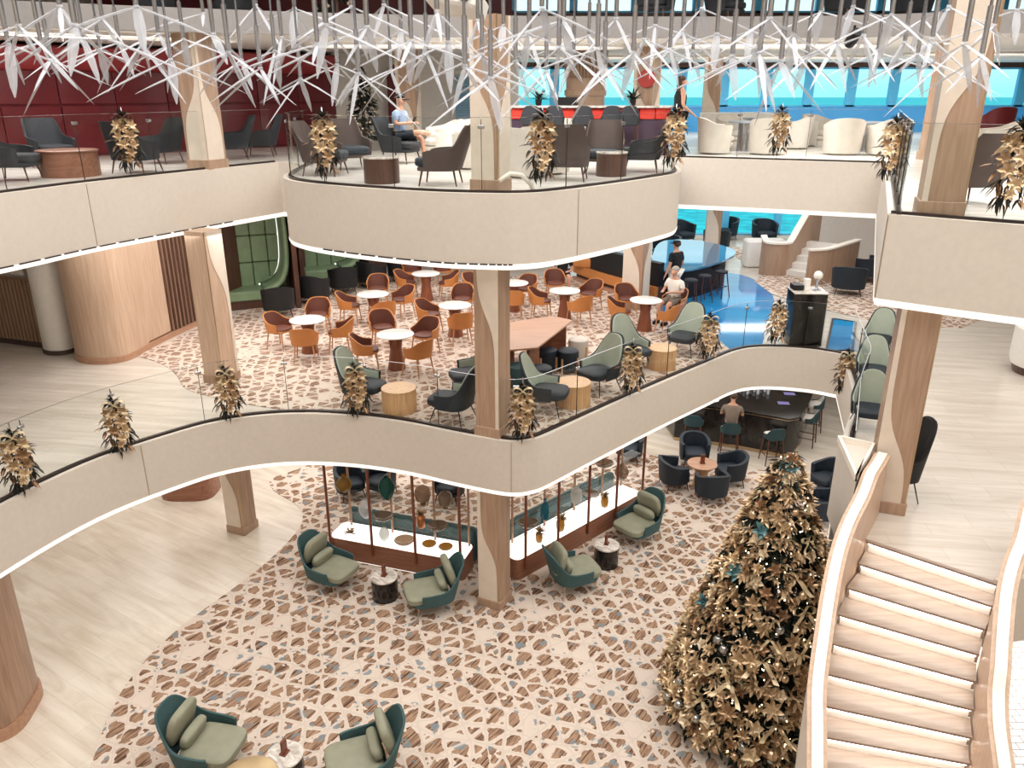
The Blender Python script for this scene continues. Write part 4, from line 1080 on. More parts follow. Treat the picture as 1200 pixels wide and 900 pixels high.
o = MB().rbox(0, 0, .06, .22, .3, .12, .01).build('black_box', M['blackmetal']); o.location = (6.43, 17.38, L1+1.25); tag(o, 'black tray box on the marble plinth', 'box')
t = thing('glazed_hatch', 'blue-reflecting glazed panel with dark frame beside the black marble plinth', 'hatch', (0, 0, L1))
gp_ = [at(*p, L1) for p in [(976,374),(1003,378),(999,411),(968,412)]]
MB().strip(gp_ + [gp_[0]], 0, .03, .05).build('frame', M['blackmetal'], t); MB().prism(gp_, .002, .014).build('panel', M['blue_reflection'], t)
# small staircase at the back right
t = thing('small_staircase', 'short pale staircase with timber parapets in the far right corner', 'staircase', (0, 0, L1))
for k in range(5):
    a = .17*k; ox, oy = 9.0 + .26*k, 24.3 + .26*k
    MB().box(ox, oy, a/2+.09, 1.0, .36, a+.18, R(-42)).build('step', M['white'], t)
lp1 = spline([(7.9,24.7),(8.0,24.45),(8.5,24.35),(9.0,24.9),(9.9,26.0),(10.3,26.5)], 3)
MB().strip(lp1, 0, [1.0 + max(0, (p[1]-24.5))*.85 for p in lp1], .1).build('left_parapet', M['brownoak'] if 'brownoak' in M else M['colwood'], t)
MB().strip(lp1, [1.0 + max(0, (p[1]-24.5))*.85 for p in lp1], [1.06 + max(0, (p[1]-24.5))*.85 for p in lp1], .2).build('left_handrail', M['rail'], t)
lp2 = spline([(8.75,23.0),(9.3,23.15),(9.9,23.7),(10.9,24.7)], 3)
MB().strip(lp2, 0, 1.05, .1).build('right_parapet', M['colwood'], t); MB().strip(lp2, 1.05, 1.1, .2).build('right_handrail', M['rail'], t)
o = MB().rbox(0, 0, .45, 1.3, .6, .9, .1).build('white_plinth', M['white']); o.location = at(893, 312, L1) + (L1,); tag(o, 'pale rounded plinth in front of the sea windows, left of the small staircase', 'plinth')
t = thing('reception_desk', 'round white desk with dark base at the right picture edge', 'desk', at(1222, 437, L1) + (L1,))
MB().lathe([(.55,0),(.6,.18)], 32).build('base', M['darkwood'], t); MB().lathe([(.62,.18),(.66,.3),(.66,.95),(.6,1.0)], 32).build('body', M['white'], t)

# ---------- upper deck ----------
sp = lambda px, py, ang, lab: spot(px, py, L2, 0, ang) + (lab,)
spread(deck_armchair('brownfab', 'navy'), [sp(382, 205, -10, 'taupe armchair at the left rim of the round balcony, behind a garland'), sp(412, 198, -60, 'taupe armchair in the back row left on the round balcony'),
 sp(517, 216, 175, 'taupe armchair in profile just left of the central column'), sp(664, 211, 80, 'taupe armchair, back to the viewer, right of the upper central garland'), sp(706, 203, -100, 'taupe armchair facing the viewer behind the low drum table'),
 sp(1128, 238, 100, 'taupe armchair behind the large right-hand column')], 'armchair', 'taupe armchairs on the upper deck')
spread(deck_armchair('charfab', 'charfab'), [sp(751, 201, 170, 'charcoal armchair with cushion at the right rim of the round balcony'), sp(162, 202, 80, 'charcoal armchair behind the garland before the red wall'), sp(20, 211, 10, 'charcoal armchair at the far left edge of the upper deck'),
 sp(66, 196, -40, 'charcoal armchair behind the red-brown drum table'), sp(190, 191, 170, 'charcoal armchair left of the red wall column'), sp(274, 186, 200, 'charcoal armchair right of the red wall column'), sp(307, 183, 190, 'charcoal armchair at the right end before the red wall'), sp(470, 191, -20, 'dark teal armchair under the seated man in a cap')], 'armchair', 'charcoal armchairs on the upper deck')
spread(tub_chair('whitefab', 'darkwood', .82, .78, .84, .66, None, True), [sp(519, 186, 200, 'large ivory tub chair right of the seated man'), sp(548, 197, 180, 'ivory tub chair just left of the central column'), sp(548, 182, 120, 'ivory tub chair tucked behind the column, left side'),
 sp(612, 207, 60, 'tall ivory tub chair right of the central column'), sp(640, 203, 60, 'ivory tub chair beside the garland right of the column'), sp(662, 184, -90, 'ivory tub chair behind the taupe armchair'),
 sp(838, 180, 0, 'ivory tub chair at the left of the rear bridge'), sp(858, 172, -60, 'ivory tub chair second from left at the rear windows'), sp(899, 181, 60, 'ivory tub chair behind the small garland of the rear bridge'),
 sp(928, 174, 150, 'ivory tub chair right of the small rear garland'), sp(958, 171, -60, 'ivory tub chair close to the rear windows'), sp(985, 181, 80, 'broad ivory tub chair in the middle of the rear bridge'), sp(1037, 182, 100, 'ivory tub chair beside the dark garland'),
 sp(882, 166, -90, 'ivory tub chair farthest back near the rear windows'), sp(1160, 190, 160, 'ivory tub chair at the far right behind the large column'), sp(1172, 205, 170, 'ivory tub chair beside the right-hand garland')], 'armchair', 'ivory tub chairs on the upper deck')
o = tub_chair('red', 'darkwood', .8, .78, 1.05, .75)(); o.location = at(1160, 173, L2) + (L2,); tag(o, 'maroon high-backed chair by the far right window', 'armchair')
for px, py, r, top, lab in ((84, 206, .5, 'redwood', 'wide red-brown drum table at the left of the upper deck'), (448, 214, .30, 'whitemarble', 'dark drum table with pale top on the round balcony, left part'), (716, 206, .28, 'whitemarble', 'dark drum table with pale top on the round balcony, right part')):
    o = drum_table(r, .42 if r < .4 else .45, 'darkwood' if r < .4 else 'redwood', top, 'drum_table', False)(); o.location = at(px, py, L2) + (L2,); tag(o, lab, 'side table', 'dark drum tables on the upper deck')
for px, py, lab in ((872, 177, 'round table with steel drum base at the left of the rear bridge'), (1012, 178, 'round table with steel drum base at the right of the rear bridge')):
    t = thing('pedestal_table', lab, 'table', at(px, py, L2) + (L2,), 0, 'steel based tables on the rear bridge')
    MB().lathe([(.2,0),(.2,.68)], 28).build('pedestal', M['steel'], t); MB().lathe([(.44,.68),(.46,.69),(.46,.715),(.44,.72)], 36).build('tabletop', M['greyfab'], t)
# upper bar
px2x = lambda px, Y: atY(px, 130, Y)[0]
t = thing('bar_counter', 'upper deck bar with glowing red padded front', 'bar counter', (1.85, 19.6, L2), R(-2))
MB().rbox(0, 0, 1.08, 3.9, .8, .05, .02).build('worktop', M['whitemarble'], t)
MB().box(0, .05, .4, 3.7, .6, .8).build('front_panel', M['purple'] if 'purple' in M else fabric('purple_panel', srgb(60, 34, 60), .6), t)
M['redlit'] = fabric('bright_red_panel', srgb(216, 56, 42), .4, .05)
for k in range(10): MB().rbox(-1.68+.373*k, -.05, .93, .36, .5, .24, .03).build('padded_panel', M['redlit'], t)
spread(bar_chair, [at(px, 0, L2-99) and (px2x(px, 18.85), 18.85, L2, 0) + ('dark bar chair, %s at the red upper bar' % w,) for px, w in ((622, 'leftmost'), (649, 'second from left'), (683, 'third from left'), (716, 'fourth from left'), (737, 'rightmost'))] + [(px2x(570, 19.5), 19.5, L2, R(70)) + ('dark bar chair glimpsed left of the central column',)], 'bar stool', 'bar chairs on the upper deck')
def plant(px, py, Z, lab, h=.4):
    t = thing('potted_plant', lab, 'plant', (px2x(px, 19.6), 19.6, Z)); m = MB(); rnd = random.Random(px)
    for i in range(40):
        a = rnd.uniform(0, 2*PI); e = rnd.uniform(.2, 1.4); m.leaf((0, 0, .12), (math.cos(a)*math.cos(e), math.sin(a)*math.cos(e), math.sin(e)), h*rnd.uniform(.4, 1), .05)
    m.build('foliage', M['leafdark'], t); MB().lathe([(.05,0),(.07,.02),(.08,.14)], 16).build('pot', M['blackmetal'], t)
plant(631, 123, L2+1.105, 'small dark plant on the upper bar counter, left end'); plant(741, 124, L2+1.105, 'small dark plant on the upper bar counter by the red sign')
o = MB().rbox(0, 0, .09, .5, .3, .18, .02).build('till', M['blackmetal']); o.location = (px2x(664, 19.7), 19.7, L2+1.11); tag(o, 'black till unit on the upper bar counter', 'till')
t = thing('sideboard', 'low white sideboard against the upper sea windows', 'sideboard', (6.6, 24.3, L2))
MB().rbox(0, 0, .42, 2.1, .5, .84, .03).build('body', M['white'], t); MB().box(.5, -.26, .45, .8, .03, .5).build('door', M['greyfab'], t)
x, y = at(592, 226, L2)
o = MB().tube([(-.30,0,.02),(-.22,0,.16),(-.05,0,.27),(.12,0,.25),(.26,0,.12),(.31,0,0.0)], .035, 10).build('bench_hoop', M['rail']); o.location = (.02, 11.98, L2+.0); tag(o, 'ivory curved hoop standing at the foot of the central upper column', 'ornament')
# clutter on the third deck glimpsed through the chandelier
spread(deck_armchair('charfab', 'charfab'), [(x_, 18.2 + .5*(i % 2), L3+.01, i*1.3, 'dark armchair on the topmost deck behind the chandelier, %s' % ('leftmost','second from left','fourth from left','fifth from left','sixth from left','rightmost','third from left')[i]) for i, x_ in enumerate((-7.5, -6, 3, 4.6, 7, 8.6, -1))], 'armchair', 'armchairs on the topmost deck')
# ================= people =================
def skin_mesh(name, V, Ed, Rd, mat, parent, sub=1):
    me = bpy.data.meshes.new(name); me.from_pydata(V, Ed, []); me.update(); me.materials.append(mat)
    o = bpy.data.objects.new(name, me); col.objects.link(o); o.parent = parent
    m = o.modifiers.new('skin', 'SKIN'); m.use_smooth_shade = True
    if not me.skin_vertices:
        me.attributes  # layer is made by the modifier below if missing
    try:
        sv = me.skin_vertices[0].data
    except Exception:
        bm = __import__('bmesh').new(); bm.from_mesh(me); bm.verts.layers.skin.verify(); bm.to_mesh(me); bm.free(); sv = me.skin_vertices[0].data
    for i, r in enumerate(Rd):
        sv[i].radius = r if isinstance(r, tuple) else (r, r)
    sv[0].use_root = True
    if sub: s = o.modifiers.new('sub', 'SUBSURF'); s.levels = sub; s.render_levels = sub
    return o
def person(label, loc, rz, J, top=None, legs=None, hair=None, sleeves=True, shorts=True, cap=None, group=None, shoes=None, dress=False):
    t = thing('person', label, 'person', loc, rz, group)
    names = ['pelvis','spine','chest','neck','chin','head','crown']
    V = [J[n] for n in names]; E = [(i, i+1) for i in range(6)]; Rd = [(.15,.12),(.14,.11),(.16,.115),(.05,.05),(.058,.06),(.088,.1),(.06,.07)]
    h = Vector(J['head']); fwd = Vector(J.get('look', (0, 1, 0))).normalized(); sd = Vector((fwd.y, -fwd.x, 0)).normalized()
    def add(p, par, r): V.append(tuple(p)); E.append((par, len(V)-1)); Rd.append(r); return len(V)-1
    add(h + fwd*.115 - Vector((0,0,.01)), 5, .016)
    for s in (-1, 1): add(h + sd*s*.098, 5, .017)
    for s, k in ((-1, 'L'), (1, 'R')):
        a = add(J['sh'+k], 2, .062); b = add(J['el'+k], a, .043); c = add(J['wr'+k], b, .028)
        w = Vector(J['wr'+k]); d = (w - Vector(J['el'+k])).normalized(); pd = add(w + d*.06, c, (.034,.018))
        si = d.cross(Vector((0,0,1))); si = si.normalized() if si.length > .1 else Vector((1,0,0))
        for q in range(4):
            f1 = add(w + d*.10 + si*(.028*(q-1.5)/1.5), pd, .0095); add(w + d*(.145 - .008*abs(q-1.3)) + si*(.03*(q-1.5)/1.5) + Vector((0,0,-.02)), f1, .0075)
        add(w + d*.07 + si*.05*-s, c, .0095)
        a = add(J['hip'+k], 0, .092); b = add(J['kn'+k], a, .062); c = add(J['an'+k], b, .04)
        f = Vector(J['an'+k]); add(f + Vector((0,.13,-.035)), c, (.035,.025))
    skin_mesh('body', V, E, Rd, M['skin'], t)
    def up(n, f): return Vector(J[n]).lerp(Vector(J[f[0]]), f[1])
    if top:
        V = [tuple(Vector(J['pelvis'])+Vector((0,0,-.05))), J['spine'], J['chest'], tuple(Vector(J['chest']).lerp(Vector(J['neck']), .7))]; E = [(0,1),(1,2),(2,3)]; Rd = [(.175,.145),(.17,.14),(.185,.14),(.075,.07)]
        for k in 'LR':
            V.append(J['sh'+k]); E.append((2, len(V)-1)); Rd.append(.082)
            if sleeves: V.append(tuple(Vector(J['sh'+k]).lerp(Vector(J['el'+k]), .75))); E.append((len(V)-2, len(V)-1)); Rd.append(.068)
        skin_mesh('shirt', V, E, Rd, M[top], t)
    if legs:
        V = [tuple(Vector(J['pelvis']) + Vector((0,0,.03)))]; E = []; Rd = [(.165,.135)]
        for k in 'LR':
            V.append(J['hip'+k]); E.append((0, len(V)-1)); Rd.append(.112)
            V.append(tuple(Vector(J['hip'+k]).lerp(Vector(J['kn'+k]), .85 if shorts else 1))); E.append((len(V)-2, len(V)-1)); Rd.append(.088)
            if not shorts: V.append(tuple(Vector(J['kn'+k]).lerp(Vector(J['an'+k]), .92))); E.append((len(V)-2, len(V)-1)); Rd.append(.065)
        skin_mesh('shorts' if shorts else 'trousers', V, E, Rd, M[legs], t)
    if shoes:
        for k in 'LR': MB().blob((J['an'+k][0], J['an'+k][1]+.06, J['an'+k][2]-.03), (.1, .27, .1), .6, .7).build('shoe', M[shoes], t)
    if hair:
        hb = h - fwd*.035 + Vector((0,0,.05)); m = MB().blob(hb, (.2, .205, .165), 1, 1)
        if hair[1]: m.blob(h - fwd*.07 - Vector((0,0,.1)), (.18, .1, .34), .8, .8)
        m.build('hair', M[hair[0]], t)
    if cap:
        m = MB().blob(h - fwd*.015 + Vector((0,0,.085)), (.21, .215, .11), .7, 1); m.blob(h + fwd*.12 + Vector((0,0,.06)), (.16,.16,.02), .6, .8); m.build('cap', M[cap], t)
    for s in (-1, 1): MB().blob(h + fwd*.092 + sd*s*.032 + Vector((0,0,.012)), (.018,.012,.01), 1, 1, 8, 6).build('eye', M['blackmetal'], t)
    return t
def sit(h=.47, armz=.72, reach=.36, legout=.12, tilt=0):
    J = dict(pelvis=(0,0,h+.1), spine=(0,.0,h+.28), chest=(0,.02+tilt,h+.5), neck=(0,.04+tilt,h+.65), chin=(0,.06+tilt,h+.72), head=(0,.07+tilt,h+.79), crown=(0,.06+tilt,h+.87), look=(0,1,-.35))
    for s, k in ((-1,'L'),(1,'R')):
        J['sh'+k] = (s*.19,.02+tilt,h+.53); J['el'+k] = (s*.27,.06+tilt*.5,armz-.02+.0); J['wr'+k] = (s*.12,reach,armz)
        J['hip'+k] = (s*.09,.04,h+.08); J['kn'+k] = (s*legout,.46,h+.04); J['an'+k] = (s*legout,.5,h-.39)
    return J
def stand(reach=0):
    J = dict(pelvis=(0,0,.96), spine=(0,0,1.14), chest=(0,0,1.36), neck=(0,.0,1.50), chin=(0,.02,1.56), head=(0,.03,1.62), crown=(0,.02,1.70), look=(0,1,-.1))
    for s, k in ((-1,'L'),(1,'R')):
        J['sh'+k] = (s*.17,0,1.40); J['el'+k] = (s*.24,-.02,1.12); J['wr'+k] = (s*.22,.12+reach,.95)
        J['hip'+k] = (s*.09,0,.92); J['kn'+k] = (s*.1,.03,.5); J['an'+k] = (s*.1,0,.08)
    return J
gx, gy = tp['g']; mx, my = man_seat[0], man_seat[1]
person('person in a white shirt with lanyard sitting at the cafe table by the blue-reflecting floor', (mx, my, Z1), math.atan2(gy-my, gx-mx)-PI/2, sit(.46, .80, .36), 'whitecloth', 'greycloth', ('greyhair', 0), shoes='blackcloth')
x, y = at(791, 352, L1)
x, y = 4.36, 20.7; J = stand(); J['wrL'] = (-.3,.05,.88)
person('person in black shirt standing with back turned behind the seated man in white', (x, y, L1), R(35), J, 'blackcloth', 'whitecloth', ('hair', 0), shorts=False, cap='blackcloth', shoes='blackcloth')
x, y = at(660, 345, L1)
person('person in dark clothes seated on the bench, only bare legs showing under the balcony', (x, y+.5, L1), R(185), sit(.45, .62, .3), 'blackcloth', 'blackcloth', ('hair', 0), shoes='blackcloth')
x, y = at(470, 190, L2)
J = sit(.45, .80, .30, .13); J['knR'] = (.02,.48,.62); J['anR'] = (-.22,.62,.58)
person('person in pale blue shirt, dark shorts and cap sitting with phone on the upper deck', (x, y, L2), R(-20)-PI/2, J, 'bluecloth', 'navy' if 'navy' in M else 'blackcloth', None, cap='blackcloth', shoes='whitecloth')
t = bpy.data.objects[-1] if False else None
o = MB().rbox(0, 0, 0, .075, .012, .15, .008).build('phone', M['blackmetal']); o.location = (x+.33, y-.12, L2+.86); o.rotation_euler = (R(40), 0, R(45)); tag(o, 'dark phone held by the seated person in a cap', 'phone')
person('person in black sleeveless dress standing in profile by the upper bar', (3.82, 18.95, L2), R(-80), stand(.1), 'blackcloth', 'blackcloth', ('hair', 1), sleeves=False, shoes='blackcloth')
x, y = at(856, 503, .75)
J = sit(.78, 1.14, .34, .12, .06)
person('person in grey-brown shirt seen from behind on a stool at the lower bar', (x, y, 0), R(75)-PI/2+R(0), J, 'greycloth', 'blackcloth', ('hair', 0), shoes='blackcloth')

# ================= big tree =================
TX, TY, TH_, TR = 3.70, 9.50, 4.45, 1.5
def tr_r(z): 
    f = max(0, min(1, (z - .15) / (TH_ - .15))); return TR * (1 - f) ** .88 * (1 if z > .5 else .86 + .14*z/.5)
t = thing('christmas_tree', 'tall decorated Christmas tree covered in gold flowers beside the staircase', 'Christmas tree', (TX, TY, 0))
MB().lathe([(.14,0),(.12,.5),(.05,3.5),(.01,4.3)], 12).build('trunk', M['darkwood'], t)
MB().lathe([(.45,.01),(.5,.05),(.35,.16),(.15,.2)], 24).build('stand', M['darkwood'], t)
rnd = random.Random(3); m = MB()
UPV = Vector((0, 0, 1))
for i in range(620):
    z = .2 + (TH_ - .3) * (1 - rnd.random() ** .6); a = rnd.uniform(0, 2*PI); r = tr_r(z)
    base = Vector((math.cos(a)*r*.35, math.sin(a)*r*.35, z + .12*r)); tip = Vector((math.cos(a)*r*.98, math.sin(a)*r*.98, z - .1*r)); L = (tip-base).length; d = (tip-base).normalized()
    m.tube([base, tip], [.012, .003], 4)
    for k in range(11):
        p = base.lerp(tip, .15 + .085*k); s = 1 if k % 2 else -1
        dd = d + d.cross(UPV)*s*rnd.uniform(.5, 1.0) + UPV*rnd.uniform(-.3, .4)
        m.leaf(p, dd, .2*(1.1-.05*k), .045, bend=.1)
m.build('foliage', M['pine'], t)
m = MB()
for i in range(1100):
    z = .2 + (TH_ - .35) * (1 - rnd.random() ** .6); a = rnd.uniform(0, 2*PI); r = tr_r(z)*rnd.uniform(.9, 1.03)
    p = Vector((math.cos(a)*r, math.sin(a)*r, z)); n = Vector((math.cos(a), math.sin(a), .35))
    for k in range(4): m.leaf(p, n + Vector((rnd.uniform(-1,1), rnd.uniform(-1,1), rnd.uniform(-.8,.8)))*.9, rnd.uniform(.09,.16), .05)
tag(m.build('gold_leaf_spray', M['gold'], t), kind='stuff')
m = MB()
for i in range(420):
    z = .2 + (TH_ - .3) * (1 - rnd.random() ** .6); a = rnd.uniform(0, 2*PI); r = tr_r(z)*rnd.uniform(.88, 1.02)
    m.blob((math.cos(a)*r, math.sin(a)*r, z), (.022,)*3, 1, 1, 6, 4)
tag(m.build('fairy_light', M['fairy'], t), kind='stuff')
def flower_mesh(L=.12, n1=7, n2=6, W=.058):
    m = MB()
    for k in range(n1): a = 2*PI*k/n1; m.leaf((0,0,0), (math.cos(a), math.sin(a), .25), L, W, bend=.15)
    for k in range(n2): a = 2*PI*(k+.5)/n2; m.leaf((0,0,.015), (math.cos(a), math.sin(a), .8), L*.66, W*.75, bend=.15)
    for k in range(5): m.blob((.012*math.cos(k*1.25), .012*math.sin(k*1.25), .035), (.014,)*3, 1, 1, 6, 4)
    return m
def bauble():
    return MB().blob((0,0,0), (.13,.13,.13), 1, 1, 20, 12).cyl(0, 0, .06, .08, .016, None, 8)
def ribbon():
    m = MB()
    for s in (-1, 1):
        pts = [(0,0,.0),(s*.05,0,.05),(s*.11,0,.05),(s*.13,0,.0),(s*.09,0,-.035),(0,0,0)]
        vs = []; fs = []
        for (x, y, z) in spline(pts, 4): vs += [(x,-.03,z+.03),(x,.03,z+.03)]
        for i in range(len(vs)//2-1): q = i*2; fs.append((q,q+1,q+3,q+2))
        m.add(vs, fs)
        vs = []; fs = []
        for i in range(8): vs += [(s*(.02+.02*i)-.025, .02*math.sin(i), .02-.028*i),(s*(.02+.02*i)+.03, .02*math.sin(i), .02-.028*i)]
        for i in range(7): q = i*2; fs.append((q,q+1,q+3,q+2))
        m.add(vs, fs)
    return m
ORN = [('poinsettia', flower_mesh(), 'gold', 165, 'gold poinsettia', 'flower', 'gold poinsettias on the tree'),
       ('poinsettia', flower_mesh(.11, 6, 5, .066), 'bronze', 60, 'bronze flower', 'flower', 'bronze flowers on the tree'),
       ('magnolia', flower_mesh(.10, 5, 4, .08), 'creampetal', 45, 'cream magnolia', 'flower', 'cream magnolias on the tree'),
       ('bauble', bauble(), 'champ', 46, 'champagne bauble', 'bauble', 'champagne baubles on the tree'),
       ('bauble', bauble(), 'silver', 18, 'silver bauble', 'bauble', 'silver baubles on the tree'),
       ('ribbon_bow', ribbon(), 'ivoryribbon', 40, 'ivory ribbon bow', 'ribbon', 'ribbon bows on the tree')]
cands = []
i = 0
while len(cands) < 375:
    z = .25 + (TH_ - .4) * (1 - rnd.random() ** .58); a = rnd.uniform(PI*.72, PI*2.12); r = tr_r(z)*rnd.uniform(.93, 1.04)
    p = (math.cos(a)*r, math.sin(a)*r, z); i += 1
    if i < 30000 and any(math.dist(p, q[0]) < .145 for q in cands): continue
    cands.append((p, a))
rnd.shuffle(cands); ci = 0
for nm, mb, mt, cnt, lab, cat, grp in ORN:
    proto = mb.build(nm, M[mt])
    for k in range(cnt):
        o = proto if k == 0 else proto.copy()
        if k: col.objects.link(o)
        (px, py, pz), a = cands[ci]; ci += 1
        o.location = (TX+px, TY+py, pz)
        n = Vector((math.cos(a), math.sin(a), .55 if nm != 'bauble' else .1)); 
        if nm == 'bauble': o.rotation_euler = (rnd.uniform(-.3,.3), rnd.uniform(-.3,.3), 0); o.scale = (rnd.uniform(.8, 1.2),)*3
        else:
            q = (n + Vector((rnd.uniform(-.3,.3), rnd.uniform(-.3,.3), rnd.uniform(-.2,.3)))).to_track_quat('Z', 'Y') if nm in ('poinsettia', 'magnolia') else (n.to_track_quat('Y', 'Z')); o.rotation_euler = q.to_euler(); o.scale = (rnd.uniform(.8, 1.35),)*3
        dep = (TY+py)*CT + (EYE-pz)*ST; sx = 600 + F*(TX+px)/dep; ax = 600 + F*TX/((TY)*CT + (EYE-pz)*ST); w_ = F*tr_r(pz)/dep
        q_ = (sx-ax)/max(w_, 1); side = 'left outline' if q_ < -.72 else 'left half' if q_ < -.2 else 'centre' if q_ < .25 else 'right half'
        band = ('bottom', 'lower', 'middle', 'upper', 'topmost')[min(4, int(pz/TH_*5))]
        tag(o, '%s %s on the Christmas tree, %s part, %s' % ('large' if o.scale[0] > (1.1 if nm != 'bauble' else 1.0) else 'small', lab, band, side), cat, '%s, %s part, %s' % (grp, band, side))
def treepoint(px, py):
    # nearest surface point of the tree cone on the view ray
    best = None
    for k in range(400):
        Y = 7.6 + k*.006; x, y, z = atY(px, py, Y)
        if math.hypot(x-TX, y-TY) <= tr_r(z)*1.02: return (x, y, z)
    return atY(px, py, 9.0)
for px, py, lab in ((893, 622, 'large teal flower on the left side of the upper tree'), (925, 548, 'small teal flower near the tip of the tree'), (862, 671, 'teal flower at the left of the tree, beside a bauble'), (826, 705, 'teal leaf flower at the left outline of the tree')):
    o = flower_mesh(.15, 6, 6, .08).build('poinsettia', M['tealbow']); o.location = treepoint(px, py); o.rotation_euler = (-Vector(o.location) + Vector((TX-2.6*0, 0, 9))).to_track_quat('Z', 'Y').to_euler(); tag(o, lab, 'flower')

# small trees above
def small_tree(x, y, z, h, r, lab):
    t = thing('christmas_tree', lab, 'Christmas tree', (x, y, z)); m = MB(); g = MB(); rnd = random.Random(int(h*100))
    MB().lathe([(.06,0),(.02,h*.9)], 8).build('trunk', M['darkwood'], t)
    for i in range(150):
        f = rnd.random()**.7; zz = .25 + (h-.3)*(1-f) ; rr = r*(1-(zz-.2)/(h-.2)); a = rnd.uniform(0, 2*PI)
        b = Vector((0,0,zz+.05)); tip = Vector((math.cos(a)*rr, math.sin(a)*rr, zz-.06)); d = tip-b
        for k in range(7): m.leaf(b.lerp(tip, .3+.1*k), d.normalized() + Vector((rnd.uniform(-.7,.7), rnd.uniform(-.7,.7), rnd.uniform(-.2,.5))), .16, .06)
        if i % 2: g.blob(b.lerp(tip, 1.0), (.07,)*3, 1, 1, 8, 6)
    m.build('foliage', M['pine'], t); g.build('baubles', M['champ'], t)
x, y = at(428, 178, L2); small_tree(x-.1, y+.6, L2, 2.15, .62, 'slim decorated Christmas tree on the upper deck left of the seated man')
x, y, z = atY(393, -10, 18.6); small_tree(x, y, L3, 1.9, .5, 'small Christmas tree on the topmost deck seen through the chandelier')

# ================= garlands on the rails =================
def garland():
    t = thing('rail_garland', '', 'garland'); m = MB(); g = MB(); rnd = random.Random(11)
    for i in range(150):
        z = rnd.uniform(.05, .95); w = .05 + .15*math.sin(min(1, z*1.25)*PI)**.7
        x = rnd.uniform(-w, w); a = rnd.uniform(0, 2*PI)
        (m if i % 5 < 3 else g).leaf((x, -.05, z), (math.cos(a)*.8 + x*2, -.55*rnd.random(), -.5 + .7*math.sin(a) - (.5 if z < .4 else 0)), rnd.uniform(.13,.22), .05)
    for i in range(5): a = rnd.uniform(-.8, .8); m.leaf((0, -.04, .86), (a, -.2, 1), .18, .05)
    m.build('foliage', M['leafdark'], t); g.build('gold_leaf', M['bronze'], t)
    for (x, z, s) in ((-.05,.70,1.0), (.08,.56,1.1), (-.06,.42,1.0), (.05,.27,.9), (.12,.74,.8), (-.12,.55,.8), (.0,.15,.7), (.11,.4,.8), (-.13,.75,.7)):
        f = flower_mesh(.12*s, 6, 5, .07*s); f.v = [(a+x, -.12-c, b+z) for a, b, c in f.v]; f.build('flower', M['gold'], t)
    r = ribbon(); r.v = [(a*1.3, b*1.6-.14, c*1.2+.82) for a, b, c in r.v]; r.build('ribbon_bow', M['ivoryribbon'], t)
    MB().tube([(0,-.02,.9),(0,.01,1.02),(0,.08,1.03)], .01, 6).build('hook', M['steel'], t)
    return t
def on_rail(path, px, Z, lo=None):
    p = offs(resample(path, .05), .02); best = min((abs(600 + F*q[0]/(q[1]*CT + (EYE-Z-.5)*ST) - px), q) for q in p if q[1] > 1)
    return best[1]
GA = [(20,535,E1s,L1,'the leftmost garland on the middle floor balustrade'),(137,495,E1s,L1,'the second garland from the left on the middle floor balustrade'),(266,456,E1s,L1,'the garland at the foot of the left middle column'),
 (416,452,E1s,L1,'the garland in front of the tall navy armchair'),(614,478,E1s,L1,'the garland just right of the central column on the middle floor'),(740,428,E1s,L1,'the garland before the pale-backed armchair'),
 (830,390,E1s,L1,'the garland right of the pale armchair at the end of the row'),(912,374,E1s,L1,'the garland in front of the blue-reflecting floor by the black marble plinth'),(997,432,E1r,L1,'the garland seen end-on beside the stair column'),
 (150,162,E2a,L2,'the garland in front of the red wall'),(380,165,E2c,L2,'the garland at the left curve of the round balcony'),(635,167,E2c,L2,'the garland just right of the central upper column'),
 (790,157,E2c,L2,'the garland at the right curve of the round balcony'),(913,150,E2d,L2,'the small garland on the rear bridge balustrade'),(1046,170,E2e,L2,'the dark garland beside the large right column'),(1188,190,E2f,L2,'the large garland at the upper right picture edge')]
pl = []
for px, py, path, Z, lab in GA:
    x, y = on_rail(path, px, Z); z = atY(px, py, y)[2]
    pl.append((x, y, z-.48, math.atan2(y, x)-PI/2, lab.replace('the ', 'gold and dark green garland, ', 1) if False else 'gold flower ' + lab.replace('the leftmost garland', 'garland, leftmost one').replace('the second garland from the left', 'garland, second from the left').replace('the garland', 'garland').replace('the small garland', 'garland, small one').replace('the dark garland', 'garland, dark one').replace('the large garland', 'garland, large one'), .95))
spread(garland, pl, 'garland', 'garlands hung on the balustrades')

